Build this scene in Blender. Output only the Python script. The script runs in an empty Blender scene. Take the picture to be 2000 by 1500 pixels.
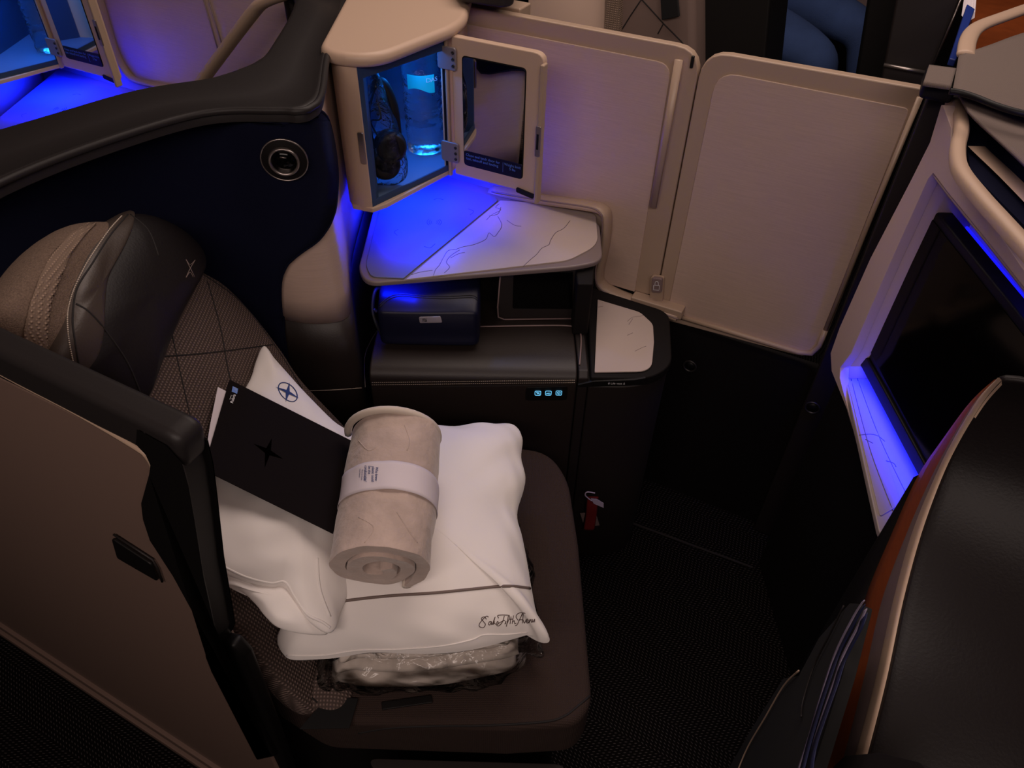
import bpy, bmesh, math, random
from mathutils import Vector, Matrix, noise
from mathutils.bvhtree import BVHTree
random.seed(7)
C = bpy.context.scene.collection
V = Vector

# ---------------------------------------------------------------- camera
W, H, F = 2000.0, 1500.0, 1447.757
_dz = V(((950-1000)/F, (2330-750)/F, 1)).normalized()
_dx = V(((-2900-1000)/F, (-700-750)/F, 1)).normalized()
cz = -_dz; cx = -_dx; cx = (cx - cz*cx.dot(cz)).normalized(); cy = cz.cross(cx)
A = math.atan2(cy.x, cx.x)
c_, s_ = math.cos(A), math.sin(A)
# rows of world-from-camera rotation; world X = camera right, cabin axes C1 (forward) and C2 (across)
RX = cx*c_ + cy*s_; RY = -cx*s_ + cy*c_; RZ = cz
O = V((0, 0, 1.6))
C1 = V((c_, -s_, 0)); C2 = V((s_, c_, 0)); UP = V((0, 0, 1))
cam = bpy.data.cameras.new('camera'); cam.sensor_width = 36; cam.lens = F/W*36; cam.clip_start = .02
camo = bpy.data.objects.new('camera', cam); C.objects.link(camo)
camo.matrix_world = Matrix(((RX.x, -RX.y, -RX.z, O.x), (RY.x, -RY.y, -RY.z, O.y), (RZ.x, -RZ.y, -RZ.z, O.z), (0, 0, 0, 1)))
bpy.context.scene.camera = camo
vs = bpy.context.scene.view_settings
vs.view_transform = 'Standard'; vs.look = 'None'; vs.exposure = 0.0; vs.gamma = 1.0; vs.use_curve_mapping = False

# ---------------------------------------------------------------- light
wd = bpy.data.worlds.new('world'); bpy.context.scene.world = wd; wd.use_nodes = True
wd.node_tree.nodes['Background'].inputs[0].default_value = (.9, .8, .75, 1)
wd.node_tree.nodes['Background'].inputs[1].default_value = .010

def area(name, loc, target, sx, sy, power, col, spread=180):
    l = bpy.data.lights.new(name, 'AREA'); l.shape = 'RECTANGLE'; l.size = sx; l.size_y = sy
    l.energy = power; l.color = col; l.spread = math.radians(spread)
    o = bpy.data.objects.new(name, l); C.objects.link(o); o.location = loc
    o.rotation_euler = (V(target)-V(loc)).to_track_quat('-Z', 'Y').to_euler()
    return o
SH = -C1*1.18
BLUE = (0.001, 0.008, 1.0)
area('cabin_ceiling_light', (.35, 1.55, 2.25), (.2, 1.1, .6), 1.6, .9, 15.0, (1, .81, .72))
area('aisle_ceiling_light', (-.1, -.75, 2.25), (.1, .9, .9), 2.2, .3, 17.0, (1, .81, .73))
for k, off in ((0, V((0, 0, 0))), (1, SH)):
    area('shelf_light', V((-.19, 1.50, .872))+off, V((-.19, 1.48, .5))+off, .16, .12, 5.5, BLUE, 138)
    area('cupboard_light', V((-.17, 1.46, 1.14))+off, V((-.18, 1.44, .8))+off, .05, .14, 1.2, (.01, .22, 1))
area('niche_light', (-.21, 1.21, .753), (-.20, 1.25, .70), .08, .03, .5, BLUE)
area('television_ledge_light', (.690, .76, .668), (.688, .76, .60), .74, .035, 1.6, BLUE, 155)
area('television_wall_fill', (.735, 1.085, .72), (.71, 1.2, .68), .03, .03, .12, BLUE)  # added fill, no fitting there; turns the niche's left wall blue
area('television_top_light', (.735, .80, 1.03), (.78, .80, 1.06), .02, .5, 1.0, BLUE)

# ---------------------------------------------------------------- helpers
def ray(px, py):
    d = V(((px-W/2)/F, (py-H/2)/F, 1)); return V((RX.dot(d), RY.dot(d), RZ.dot(d)))
def on(px, py, n, d):
    n = V(n); r = ray(px, py); return O + r*((d-n.dot(O))/n.dot(r))
def pX(px, py, v): return on(px, py, (1, 0, 0), v)
def pY(px, py, v): return on(px, py, (0, 1, 0), v)
def pZ(px, py, v): return on(px, py, (0, 0, 1), v)
def pD(px, py, v=1.40): return on(px, py, C2, v)
def pK(px, py, v): return on(px, py, C1, v)
def cab(a, d, z): return C1*a + C2*d + UP*z

def lin(c):
    c = c/255.0
    return c/12.92 if c <= .04045 else ((c+.055)/1.055)**2.4
MATS = {}
def mat(name, rgb, rough=.5, metal=0, bump=0, bscale=200, var=0, vscale=5, emit=None, estr=0, stretch=None, spec=.5, sheen=0, wave=None, coat=0):
    if name in MATS: return MATS[name]
    m = bpy.data.materials.new(name); m.use_nodes = True; nt = m.node_tree; N = nt.nodes; L = nt.links
    b = N['Principled BSDF']; col = (lin(rgb[0]), lin(rgb[1]), lin(rgb[2]), 1)
    b.inputs['Base Color'].default_value = col; b.inputs['Roughness'].default_value = rough
    b.inputs['Metallic'].default_value = metal; b.inputs['Specular IOR Level'].default_value = spec
    if sheen: b.inputs['Sheen Weight'].default_value = sheen
    if coat: b.inputs['Coat Weight'].default_value = coat
    tc = N.new('ShaderNodeTexCoord'); mp = N.new('ShaderNodeMapping'); L.new(tc.outputs['Object'], mp.inputs[0])
    if stretch: mp.inputs['Scale'].default_value = stretch[0]; mp.inputs['Rotation'].default_value = stretch[1]
    if var:
        n = N.new('ShaderNodeTexNoise'); n.inputs['Scale'].default_value = vscale; n.inputs['Detail'].default_value = 4
        L.new(mp.outputs[0], n.inputs[0])
        r = N.new('ShaderNodeMapRange'); r.inputs[1].default_value = .3; r.inputs[2].default_value = .7
        r.inputs[3].default_value = 1-var; r.inputs[4].default_value = 1+var; L.new(n.outputs[0], r.inputs[0])
        mx = N.new('ShaderNodeVectorMath'); mx.operation = 'SCALE'; mx.inputs[0].default_value = col[:3]
        L.new(r.outputs[0], mx.inputs['Scale']); L.new(mx.outputs[0], b.inputs['Base Color'])
    if bump:
        bn = N.new('ShaderNodeBump'); bn.inputs['Strength'].default_value = bump; bn.inputs['Distance'].default_value = .002
        if wave:
            h = None
            for ax in wave[1]:
                w = N.new('ShaderNodeTexWave'); w.bands_direction = ax; w.inputs['Scale'].default_value = wave[0]; w.inputs['Distortion'].default_value = wave[2]; w.inputs['Detail Scale'].default_value = 6
                L.new(mp.outputs[0], w.inputs[0])
                if h is None: h = w.outputs['Fac']
                else:
                    q = N.new('ShaderNodeMath'); q.operation = 'MULTIPLY'; L.new(h, q.inputs[0]); L.new(w.outputs['Fac'], q.inputs[1]); h = q.outputs[0]
            L.new(h, bn.inputs['Height'])
            if len(wave) > 3:
                r = N.new('ShaderNodeMapRange'); r.inputs[3].default_value = 1-wave[3]; r.inputs[4].default_value = 1+wave[3]*2; L.new(h, r.inputs[0])
                mx = N.new('ShaderNodeVectorMath'); mx.operation = 'SCALE'; mx.inputs[0].default_value = col[:3]
                L.new(r.outputs[0], mx.inputs['Scale']); L.new(mx.outputs[0], b.inputs['Base Color'])
        else:
            n = N.new('ShaderNodeTexNoise'); n.inputs['Scale'].default_value = bscale; n.inputs['Detail'].default_value = 3
            L.new(mp.outputs[0], n.inputs[0]); L.new(n.outputs[0], bn.inputs['Height'])
        L.new(bn.outputs[0], b.inputs['Normal'])
    if emit:
        b.inputs['Emission Color'].default_value = (*[lin(x) for x in emit], 1); b.inputs['Emission Strength'].default_value = estr
    MATS[name] = m; return m

def glassy(name, tint, rough=.05, ior=1.33, bump=0, bscale=60, thin=False, gl=.25):
    m = bpy.data.materials.new(name); m.use_nodes = True; nt = m.node_tree; N = nt.nodes; L = nt.links
    if thin:
        N.clear(); out = N.new('ShaderNodeOutputMaterial'); t = N.new('ShaderNodeBsdfTransparent'); g = N.new('ShaderNodeBsdfGlossy')
        g.inputs['Roughness'].default_value = rough; t.inputs[0].default_value = (*tint, 1)
        lw = N.new('ShaderNodeLayerWeight'); lw.inputs[0].default_value = gl; mx = N.new('ShaderNodeMixShader')
        L.new(lw.outputs['Fresnel'], mx.inputs[0]); L.new(t.outputs[0], mx.inputs[1]); L.new(g.outputs[0], mx.inputs[2]); L.new(mx.outputs[0], out.inputs[0])
        tgt = [g.inputs['Normal'], lw.inputs['Normal']]
    else:
        b = N['Principled BSDF']; b.inputs['Base Color'].default_value = (*tint, 1); b.inputs['Transmission Weight'].default_value = 1
        b.inputs['Roughness'].default_value = rough; b.inputs['IOR'].default_value = ior; tgt = [b.inputs['Normal']]
    if bump:
        tc = N.new('ShaderNodeTexCoord'); n = N.new('ShaderNodeTexNoise'); n.inputs['Scale'].default_value = bscale; n.inputs['Detail'].default_value = 3; n.inputs['Distortion'].default_value = 1.5
        bn = N.new('ShaderNodeBump'); bn.inputs['Strength'].default_value = bump; bn.inputs['Distance'].default_value = .01
        L.new(tc.outputs['Object'], n.inputs[0]); L.new(n.outputs[0], bn.inputs['Height'])
        for q in tgt: L.new(bn.outputs[0], q)
    return m

def tag(o, label, cat, group=None, kind=None):
    if kind: o['kind'] = kind
    if label: o['label'] = label
    if cat: o['category'] = cat
    if group: o['group'] = group
    return o
def root(name, loc, label, cat, group=None):
    o = bpy.data.objects.new(name, None); o.empty_display_size = .05; C.objects.link(o); o.location = loc
    return tag(o, label, cat, group)
def wloc(o):
    p = V(o.location)
    while o.parent: o = o.parent; p += V(o.location)
    return p
def obj(name, verts, faces, m, parent=None, smooth=False, bevel=0, seg=3, sub=0, solid=0, soff=-1):
    verts = [V(v) for v in verts]
    if parent is not None: off = wloc(parent)
    else:
        lo = [min(v[i] for v in verts) for i in range(3)]; hi = [max(v[i] for v in verts) for i in range(3)]
        off = V(((lo[0]+hi[0])/2, (lo[1]+hi[1])/2, lo[2]))
    me = bpy.data.meshes.new(name); me.from_pydata([v-off for v in verts], [], faces); me.update()
    bm = bmesh.new(); bm.from_mesh(me); bmesh.ops.remove_doubles(bm, verts=bm.verts, dist=1e-6)
    bmesh.ops.recalc_face_normals(bm, faces=bm.faces); bm.to_mesh(me); bm.free()
    me.materials.append(m); o = bpy.data.objects.new(name, me); C.objects.link(o)
    if parent is not None: o.parent = parent
    else: o.location = off
    if solid:
        q = o.modifiers.new('solid', 'SOLIDIFY'); q.thickness = solid; q.offset = soff
    if bevel:
        q = o.modifiers.new('bevel', 'BEVEL'); q.width = bevel; q.segments = seg; q.limit_method = 'ANGLE'; q.angle_limit = math.radians(40)
    if sub:
        q = o.modifiers.new('sub', 'SUBSURF'); q.levels = sub; q.render_levels = sub
    if smooth or bevel or sub:
        for p in me.polygons: p.use_smooth = True
    if bevel and not sub:
        q = o.modifiers.new('wn', 'WEIGHTED_NORMAL'); q.keep_sharp = False
    return o
def rnd(pts, r, n=5):
    """round the corners of a closed polygon; r a number or one per corner"""
    out = []; k = len(pts)
    for i, p in enumerate(pts):
        p = V(p); a = V(pts[i-1]); b = V(pts[(i+1) % k]); ri = r[i] if isinstance(r, (list, tuple)) else r
        if ri <= 0: out.append(p); continue
        da, db = a-p, b-p; q = min(ri, da.length*.49, db.length*.49)
        s = p+da.normalized()*q; e = p+db.normalized()*q
        for j in range(n+1):
            t = j/n; out.append(s*(1-t)**2+p*2*t*(1-t)+e*t*t)
    return out
def prism(name, pts, vec, m, parent=None, r=0, **k):
    pts = [V(p) for p in pts]
    if r: pts = rnd(pts, r)
    n = len(pts); vec = V(vec)
    return obj(name, pts+[p+vec for p in pts], [list(range(n))[::-1], list(range(n, 2*n))]+[[i, (i+1) % n, n+(i+1) % n, n+i] for i in range(n)], m, parent, **k)
def box(name, c, ax, m, parent=None, **k):
    """box from centre c and three full-length axis vectors"""
    a, b, d = [V(x)/2 for x in ax]; c = V(c)
    return prism(name, [c-a-b-d, c+a-b-d, c+a+b-d, c-a+b-d], d*2, m, parent, **k)
def cr(pts, n=8, closed=False):
    pts = [V(p) for p in pts]; k = len(pts); out = []
    rng = range(k) if closed else range(k-1)
    for i in rng:
        if closed: p0, p1, p2, p3 = pts[i-1], pts[i], pts[(i+1) % k], pts[(i+2) % k]
        else: p0, p1, p2, p3 = pts[max(i-1, 0)], pts[i], pts[i+1], pts[min(i+2, k-1)]
        for j in range(n):
            t = j/n
            out.append(.5*((2*p1)+(p2-p0)*t+(2*p0-5*p1+4*p2-p3)*t*t+(3*p1-p0-3*p2+p3)*t**3))
    if not closed: out.append(pts[-1])
    return out
def tubes(name, paths, r, m, parent=None, seg=6, flat=None, **k):
    vs_, fs = [], []
    for path in paths:
        path = [V(p) for p in path]
        path = [p for i, p in enumerate(path) if i == 0 or (p-path[i-1]).length > 1e-7]
        if len(path) < 2: continue
        n = len(path); ref = None
        for i, p in enumerate(path):
            t = (path[min(i+1, n-1)]-path[max(i-1, 0)]).normalized()
            if ref is None: ref = t.orthogonal().normalized()
            ref = (ref-t*ref.dot(t)).normalized() if (ref-t*ref.dot(t)).length > 1e-6 else t.orthogonal().normalized()
            if flat: ref = (V(flat)-t*V(flat).dot(t)).normalized()
            b = t.cross(ref)
            for j in range(seg):
                a = 2*math.pi*j/seg
                rr = r if not isinstance(r, tuple) else None
                vs_.append(p+ref*math.cos(a)*(r if rr else r[0])+b*math.sin(a)*(r if rr else r[1]))
        s = len(vs_)-n*seg
        for i in range(n-1):
            for j in range(seg):
                fs.append([s+i*seg+j, s+i*seg+(j+1) % seg, s+(i+1)*seg+(j+1) % seg, s+(i+1)*seg+j])
        fs.append([s+j for j in range(seg)][::-1]); fs.append([s+(n-1)*seg+j for j in range(seg)])
    k.setdefault('smooth', True)
    return obj(name, vs_, fs, m, parent, **k)
def lathe(name, prof, base, m, parent=None, seg=40, axis=UP, **k):
    axis = V(axis).normalized(); u = axis.orthogonal().normalized(); w = axis.cross(u); base = V(base); n = len(prof); vs_ = []
    for r, z in prof:
        for j in range(seg):
            a = 2*math.pi*j/seg; vs_.append(base+axis*z+u*r*math.cos(a)+w*r*math.sin(a))
    fs = [[i*seg+j, i*seg+(j+1) % seg, (i+1)*seg+(j+1) % seg, (i+1)*seg+j] for i in range(n-1) for j in range(seg)]
    fs += [[j for j in range(seg)][::-1], [(n-1)*seg+j for j in range(seg)]]
    k.setdefault('smooth', True)
    return obj(name, vs_, fs, m, parent, **k)
def loft(name, rows, m, parent=None, closed=False, **k):
    n = len(rows[0]); vs_ = [V(p) for r in rows for p in r]
    fs = [[i*n+j, i*n+(j+1) % n, (i+1)*n+(j+1) % n, (i+1)*n+j] for i in range(len(rows)-1) for j in range(n if closed else n-1)]
    k.setdefault('smooth', True)
    return obj(name, vs_, fs, m, parent, **k)
def clr(p, d=.292):
    k = d-V(p).dot(C2)
    return V(p)+V((0, k/C2.y, 0)) if k > 0 else V(p)
def inflate(name, outline, up, ht, hb, m, parent=None, p=2.6, q=.6, wr=.0, ws=6, n=8, rings=14, cen=None, smoothed=True, fn=None, **k):
    up = V(up).normalized(); o = cr(outline, n, True) if smoothed else [V(x) for x in outline]
    c = sum(o, V())/len(o) if cen is None else V(cen); vs_ = []; N = len(o)
    for sgn, h in ((1, ht), (-1, hb)):
        for i in range(rings+1):
            r = i/rings; r = 1-(1-r)**1.6
            for x in o:
                pt = c+(x-c)*r
                hh = h*max(0, 1-r**p)**q
                w = 0
                if wr and sgn > 0:
                    w = wr*(noise.noise(pt*ws+V((3, 1, 7)))+.5*noise.noise(pt*ws*2.3))*min(1, (1-r)*5)
                pt = pt+up*(sgn*hh+w)
                if fn: pt = fn(pt, r, sgn)
                vs_.append(pt)
    fs = []; R = rings+1
    for s in (0, 1):
        for i in range(rings):
            for j in range(N):
                a = s*R*N+i*N+j; b = s*R*N+i*N+(j+1) % N; f = [a, b, b+N, a+N]
                fs.append(f if s == 0 else f[::-1])
    ob = obj(name, vs_, fs, m, parent, smooth=True, **k)
    return ob
def bvh(*os_):
    dg = bpy.context.evaluated_depsgraph_get(); dg.update(); vs_, fs = [], []
    for o in os_:
        e = o.evaluated_get(dg); me = e.to_mesh(); off = wloc(o); s = len(vs_)
        vs_ += [v.co+off for v in me.vertices]; fs += [[s+i for i in p.vertices] for p in me.polygons]; e.to_mesh_clear()
    return BVHTree.FromPolygons(vs_, fs)
def hit(t, px, py, off=.0006, n=None):
    r = ray(px, py).normalized(); h = t.ray_cast(O, r)
    if h[0] is None: return None
    nn = h[1] if h[1].dot(r) < 0 else -h[1]
    return h[0]+(V(n) if n else nn)*off
def strokes(name, t, lines, r, m, parent, off=.0003, dense=6, smooth_line=True, **k):
    """thin raised lines laid on a surface along pixel polylines"""
    paths = []
    for l in lines:
        q = [V((a, b, 0)) for a, b in l]; q = cr(q, dense) if smooth_line and len(q) > 2 else [q[i]+(q[i+1]-q[i])*(j/dense) for i in range(len(q)-1) for j in range(dense)]+[q[-1]]
        pts = [hit(t, a.x, a.y, off) for a in q]; pts = [p for p in pts if p]
        if len(pts) > 1: paths.append(pts)
    return tubes(name, paths, r, m, parent, seg=5, **k)
def patch(name, t, grid, m, parent, off=.003, solid=0, zmax=9, **k):
    """surface laid on another along rows of pixel points"""
    rows = []
    for row in grid:
        r = [hit(t, a, b, off) for a, b in row]; rows.append(r)
    rows = [r for r in rows if any(x is not None for x in r)]
    for r in rows:
        last = next(x for x in r if x is not None)
        for i in range(len(r)):
            if r[i] is None: r[i] = last
            last = r[i]; r[i] = V((r[i].x, r[i].y, min(r[i].z, zmax)))
    return loft(name, rows, m, parent, solid=solid, **k)
def flatfill(name, t, poly, m, parent, off=.0006):
    """filled shape laid on a surface"""
    bm = bmesh.new(); f = bm.faces.new([bm.verts.new((a, b, 0)) for a, b in poly]); bmesh.ops.triangulate(bm, faces=[f])
    for _ in range(2): bmesh.ops.subdivide_edges(bm, edges=bm.edges, cuts=1)
    vs_ = [hit(t, v.co.x, v.co.y, off) for v in bm.verts]; bm.verts.index_update()
    fs = [[v.index for v in f.verts] for f in bm.faces]; bm.free()
    good = [x for x in vs_ if x]
    return obj(name, [x or good[0] for x in vs_], fs, m, parent)
def text(name, s, mapping, m, parent, size=1, shear=0, align='LEFT', bold=0, sp=1.0):
    """text laid through mapping (u, v) -> point"""
    cu = bpy.data.curves.new('t', 'FONT'); cu.body = s; cu.size = size; cu.shear = shear; cu.align_x = align; cu.offset = bold; cu.resolution_u = 3; cu.space_line = sp
    to = bpy.data.objects.new('t', cu); C.objects.link(to); dg = bpy.context.evaluated_depsgraph_get(); dg.update()
    me = bpy.data.meshes.new_from_object(to.evaluated_get(dg))
    vs_ = [mapping(v.co.x, v.co.y) for v in me.vertices]; fs = [list(p.vertices) for p in me.polygons]
    bpy.data.objects.remove(to); bpy.data.curves.remove(cu)
    good = [x for x in vs_ if x is not None]
    return obj(name, [x if x is not None else good[0] for x in vs_], fs, m, parent)
def tmap(t, o, u, v, off=.0008):
    """pixel map: o origin px, u px vector per unit, v px vector per unit up"""
    return lambda a, b: hit(t, o[0]+u[0]*a+v[0]*b, o[1]+u[1]*a+v[1]*b, off)
def pmap(o, u, v): return lambda a, b: V(o)+V(u)*a+V(v)*b
def ctree(o, off, parent=None, label=None):
    c = o.copy(); C.objects.link(c)
    if parent is None: c.location = V(o.location)+V(off)
    else: c.parent = parent
    if label: c['label'] = label
    for ch in [x for x in bpy.data.objects if x.parent == o]: ctree(ch, off, c)
    return c

# ---------------------------------------------------------------- materials
M = dict(
 beige=mat('brushed_beige', (190, 165, 150), .42, bump=.12, bscale=60, var=.05, vscale=20, stretch=((1, 1, 22), (0, 0, 0))),
 beige_frame=mat('beige_frame', (172, 148, 128), .38),
 cream=mat('cream_moulding', (196, 168, 146), .45),
 lilac=mat('pale_moulding', (205, 180, 172), .5),
 dark=mat('black_plastic', (14, 12, 12), .5, spec=.3),
 rim=mat('charcoal_rim', (38, 34, 34), .5, spec=.3, bump=.05, bscale=300),
 navy=mat('navy_felt', (14, 16, 36), .95, bump=.2, bscale=500, spec=.1),
 brown=mat('brown_leather', (36, 28, 25), .5, bump=.12, bscale=350),
 brownp=mat('brown_panel', (30, 23, 22), .55),
 deep=mat('deep_brown_panel', (15, 11, 11), .7, spec=.2),
 leather=mat('dark_leather', (23, 18, 19), .5, spec=.28, bump=.15, bscale=300),
 leather2=mat('taupe_leather', (66, 56, 50), .45, bump=.15, bscale=300),
 tweed=mat('tweed', (112, 94, 82), .9, bump=.6, bscale=700, var=.25, vscale=500, spec=.2),
 weave=mat('coarse_weave', (150, 128, 112), .9, bump=1, wave=(70, 'XYZ', 0, .35), spec=.2),
 mesh=mat('dotted_fabric', (104, 88, 82), .9, bump=.9, wave=(60, 'YZ', .6, .5), spec=.2),
 meshf=mat('dotted_fabric_flat', (104, 88, 82), .9, bump=.9, wave=(60, 'XY', .6, .5), spec=.2),
 cloth=mat('brown_cloth', (58, 46, 42), .95, bump=.5, wave=(110, 'XY', .4, .10), spec=.15),
 white=mat('white_cotton', (242, 236, 232), .85, bump=.15, bscale=30, sheen=.15, spec=.2),
 grey_trim=mat('grey_cord', (120, 104, 98), .8),
 blanket=mat('taupe_fleece', (194, 174, 164), .95, bump=1, bscale=90, var=.13, vscale=28, sheen=.4, spec=.1),
 blanket_edge=mat('fleece_binding', (214, 200, 186), .8, sheen=.2),
 duvet=mat('duvet_linen', (208, 196, 186), .85, bump=.3, bscale=25),
 paper=mat('white_paper', (225, 215, 222), .7),
 black_card=mat('black_card', (19, 13, 14), .8, spec=.1),
 black_ink=mat('black_ink', (2, 1, 1), 1, spec=0),
 blue_ink=mat('blue_thread', (22, 52, 116), .7),
 lblue=mat('blue_print', (95, 135, 215), .6),
 wprint=mat('white_print', (225, 225, 230), .6),
 thread=mat('pale_thread', (190, 175, 160), .8),
 brownthread=mat('brown_thread', (88, 70, 66), .8),
 seam=mat('dark_seam', (24, 19, 19), .8),
 marble=mat('marble', (182, 166, 158), .3, var=.03, vscale=9),
 vein=mat('marble_vein', (96, 84, 90), .35),
 charge=mat('charging_surface', (104, 104, 122), .35),
 edge=mat('table_edge', (120, 106, 104), .4),
 metal=mat('satin_metal', (170, 160, 155), .3, metal=.9),
 hinge=mat('grey_hinge', (140, 130, 132), .4, metal=.3),
 screen=mat('dark_glass', (6, 5, 6), .10, spec=.12),
 lining=mat('cupboard_lining', (96, 118, 150), .6),  # blue of the cupboard LED mixed into the base colour
 liningd=mat('cupboard_edge', (40, 62, 96), .6),  # darker copy of the lining, LED blue mixed in as well
 mirror=mat('mirror', (200, 200, 205), .03, metal=1),
 screw=mat('screw', (60, 56, 54), .4, metal=.6),
 btn=mat('lit_button', (20, 40, 60), .5, emit=(110, 200, 245), estr=1.0),
 btnd=mat('button_dark', (8, 14, 26), .4),
 led=mat('blue_led', (0, 0, 120), .5, emit=(20, 20, 255), estr=1.6),
 bag=mat('navy_leather', (13, 14, 36), .4, spec=.3, bump=.05, bscale=200),
 zip=mat('black_zip', (10, 10, 16), .6),
 orange=mat('orange_veneer', (150, 72, 30), .5, var=.12, vscale=30, stretch=((1, 1, 6), (0, 0, 0))),
 mauve=mat('mauve_moulding', (128, 108, 106), .5),
 greyfab=mat('grey_cover', (112, 98, 91), .9, bump=.3, wave=(120, 'XY', 0, .05)),
 quilt=mat('quilted_leather', (120, 100, 92), .6),
 jeans=mat('blue_denim', (58, 80, 128), .95, bump=.5, bscale=400, var=.15, vscale=12),
 blackcloth=mat('black_cloth', (10, 9, 10), .9),
 red=mat('red_webbing', (110, 8, 8), .8),
 skin=mat('skin', (170, 120, 100), .6),
 tag=mat('lavender_tag', (190, 176, 205), .6),
 litblue=mat('blue_leaflet', (30, 52, 130), .4),
 green=mat('teal_label', (20, 190, 180), .5, emit=(20, 200, 185), estr=.05),  # slight self-glow brightens the printed label, which is no lamp
 leaf=mat('dark_leaflet', (22, 28, 66), .5),
 page=mat('leaflet_edge', (140, 128, 150), .6),
 kick=mat('kick_strip', (120, 98, 88), .5),
)
M['bottle'] = glassy('clear_bottle', (.93, .97, 1), .01, 1.33, bump=.22, bscale=45)
M['wrap'] = glassy('clear_film', (.93, .93, .93), .15, thin=True, bump=1.0, bscale=22, gl=.33)
M['film'] = glassy('bag_film', (.85, .9, .95), .12, thin=True, bump=1.0, bscale=45, gl=.3)

def carpet():
    m = bpy.data.materials.new('herringbone_carpet'); m.use_nodes = True; nt = m.node_tree; N = nt.nodes; L = nt.links; b = N['Principled BSDF']
    b.inputs['Roughness'].default_value = 1; b.inputs['Specular IOR Level'].default_value = .05
    tc = N.new('ShaderNodeTexCoord'); mp = N.new('ShaderNodeMapping'); mp.inputs['Rotation'].default_value = (0, 0, A); L.new(tc.outputs['Object'], mp.inputs[0]); sp = N.new('ShaderNodeSeparateXYZ'); L.new(mp.outputs[0], sp.inputs[0])
    def ma(op, a, b_=None):
        q = N.new('ShaderNodeMath'); q.operation = op
        for i, x in enumerate((a, b_)):
            if x is None: continue
            if isinstance(x, (int, float)): q.inputs[i].default_value = x
            else: L.new(x, q.inputs[i])
        return q.outputs[0]
    zig = ma('ABSOLUTE', ma('SUBTRACT', ma('FRACT', ma('MULTIPLY', sp.outputs[1], 7)), .5))
    st = ma('SINE', ma('MULTIPLY', ma('ADD', sp.outputs[0], ma('MULTIPLY', zig, .20)), 700))
    dt = ma('SINE', ma('MULTIPLY', sp.outputs[1], 880))
    d = ma('GREATER_THAN', ma('MULTIPLY', ma('MAXIMUM', st, 0), ma('MAXIMUM', ma('ADD', dt, .35), 0)), .62)
    mx = N.new('ShaderNodeMix'); mx.data_type = 'RGBA'; L.new(d, mx.inputs[0]); mx.inputs[6].default_value = (.004, .003, .003, 1); mx.inputs[7].default_value = (.05, .044, .044, 1)
    L.new(mx.outputs[2], b.inputs['Base Color']); return m

# ---------------------------------------------------------------- setting
fl = prism('floor', [(-4, -1.6, -.05), (4.5, -1.6, -.05), (4.5, 6, -.05), (-4, 6, -.05)], (0, 0, .05), carpet()); fl['kind'] = 'structure'
ce = prism('ceiling', [(-4, -1.6, 2.4), (4.5, -1.6, 2.4), (4.5, 6, 2.4), (-4, 6, 2.4)], (0, 0, .05), M['cream']); ce['kind'] = 'structure'
wf = box('wall_far', cab(.2, 4.45, 1.2), (C1*8, C2*.05, UP*2.4), M['deep']); wf['kind'] = 'structure'
wb = box('wall_back', cab(.2, -1.3, 1.2), (C1*6, C2*.05, UP*2.4), M['deep']); wb['kind'] = 'structure'
tr = prism('trim_1', [pZ(1215, 1013, .003), pZ(1470, 1107, .003), pZ(1470, 1111, .003), pZ(1215, 1017, .003)], (0, 0, .002), M['rim']); tr['kind'] = 'structure'

# ---------------------------------------------------------------- divider between the two suites
DV = 1.40
div = root('privacy_divider', cab(-.35, DV, 0), 'brushed beige divider panel behind the open cupboard, with a long slim pull handle', 'partition')
th = .02
def dp(a, z, d=DV): return cab(a, d, z)
prism('panel_frame', [dp(-.90, .60), dp(-.3345, .60), dp(-.3345, 1.148), dp(-.90, 1.148)], C2*th, M['beige_frame'], div, r=[0, .03, .05, 0], bevel=.003)
prism('panel_inlay', [dp(-.90, .60, DV-.003), dp(-.385, .60, DV-.003), dp(-.385, 1.115, DV-.003), dp(-.90, 1.115, DV-.003)], C2*.004, M['beige'], div, r=[0, 0, .03, 0], bevel=.001)
tubes('pull_handle', [[pD(1326, 117, DV-.014), pD(1275, 405, DV-.014)]], (.0045, .008), M['beige_frame'], div, seg=8, flat=C2)
lk = prism('lock_plate', rnd([pD(1270, 540, DV-.012), pD(1296, 543, DV-.012), pD(1293, 592, DV-.012), pD(1268, 590, DV-.012)], .008), C2*.012, M['beige_frame'], div, bevel=.002)
prism('lock_slider', rnd([pD(1273, 543, DV-.02), pD(1293, 545, DV-.02), pD(1291, 573, DV-.02), pD(1272, 572, DV-.02)], .006), C2*.01, M['mauve'], lk, bevel=.002)
tubes('padlock_mark', [[pD(1277, 557, DV-.0205), pD(1288, 558, DV-.0205), pD(1287, 567, DV-.0205), pD(1276, 566, DV-.0205), pD(1277, 557, DV-.0205)], cr([pD(1279, 557, DV-.0205), pD(1280, 551, DV-.0205), pD(1285, 551, DV-.0205), pD(1286, 558, DV-.0205)], 4)], .0006, M['wprint'], lk)
box('shadow_gap', (pD(1352, 121, DV-.004)), (C1*.006, C2*.006, UP*.022), M['dark'], div, bevel=.002)

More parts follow.
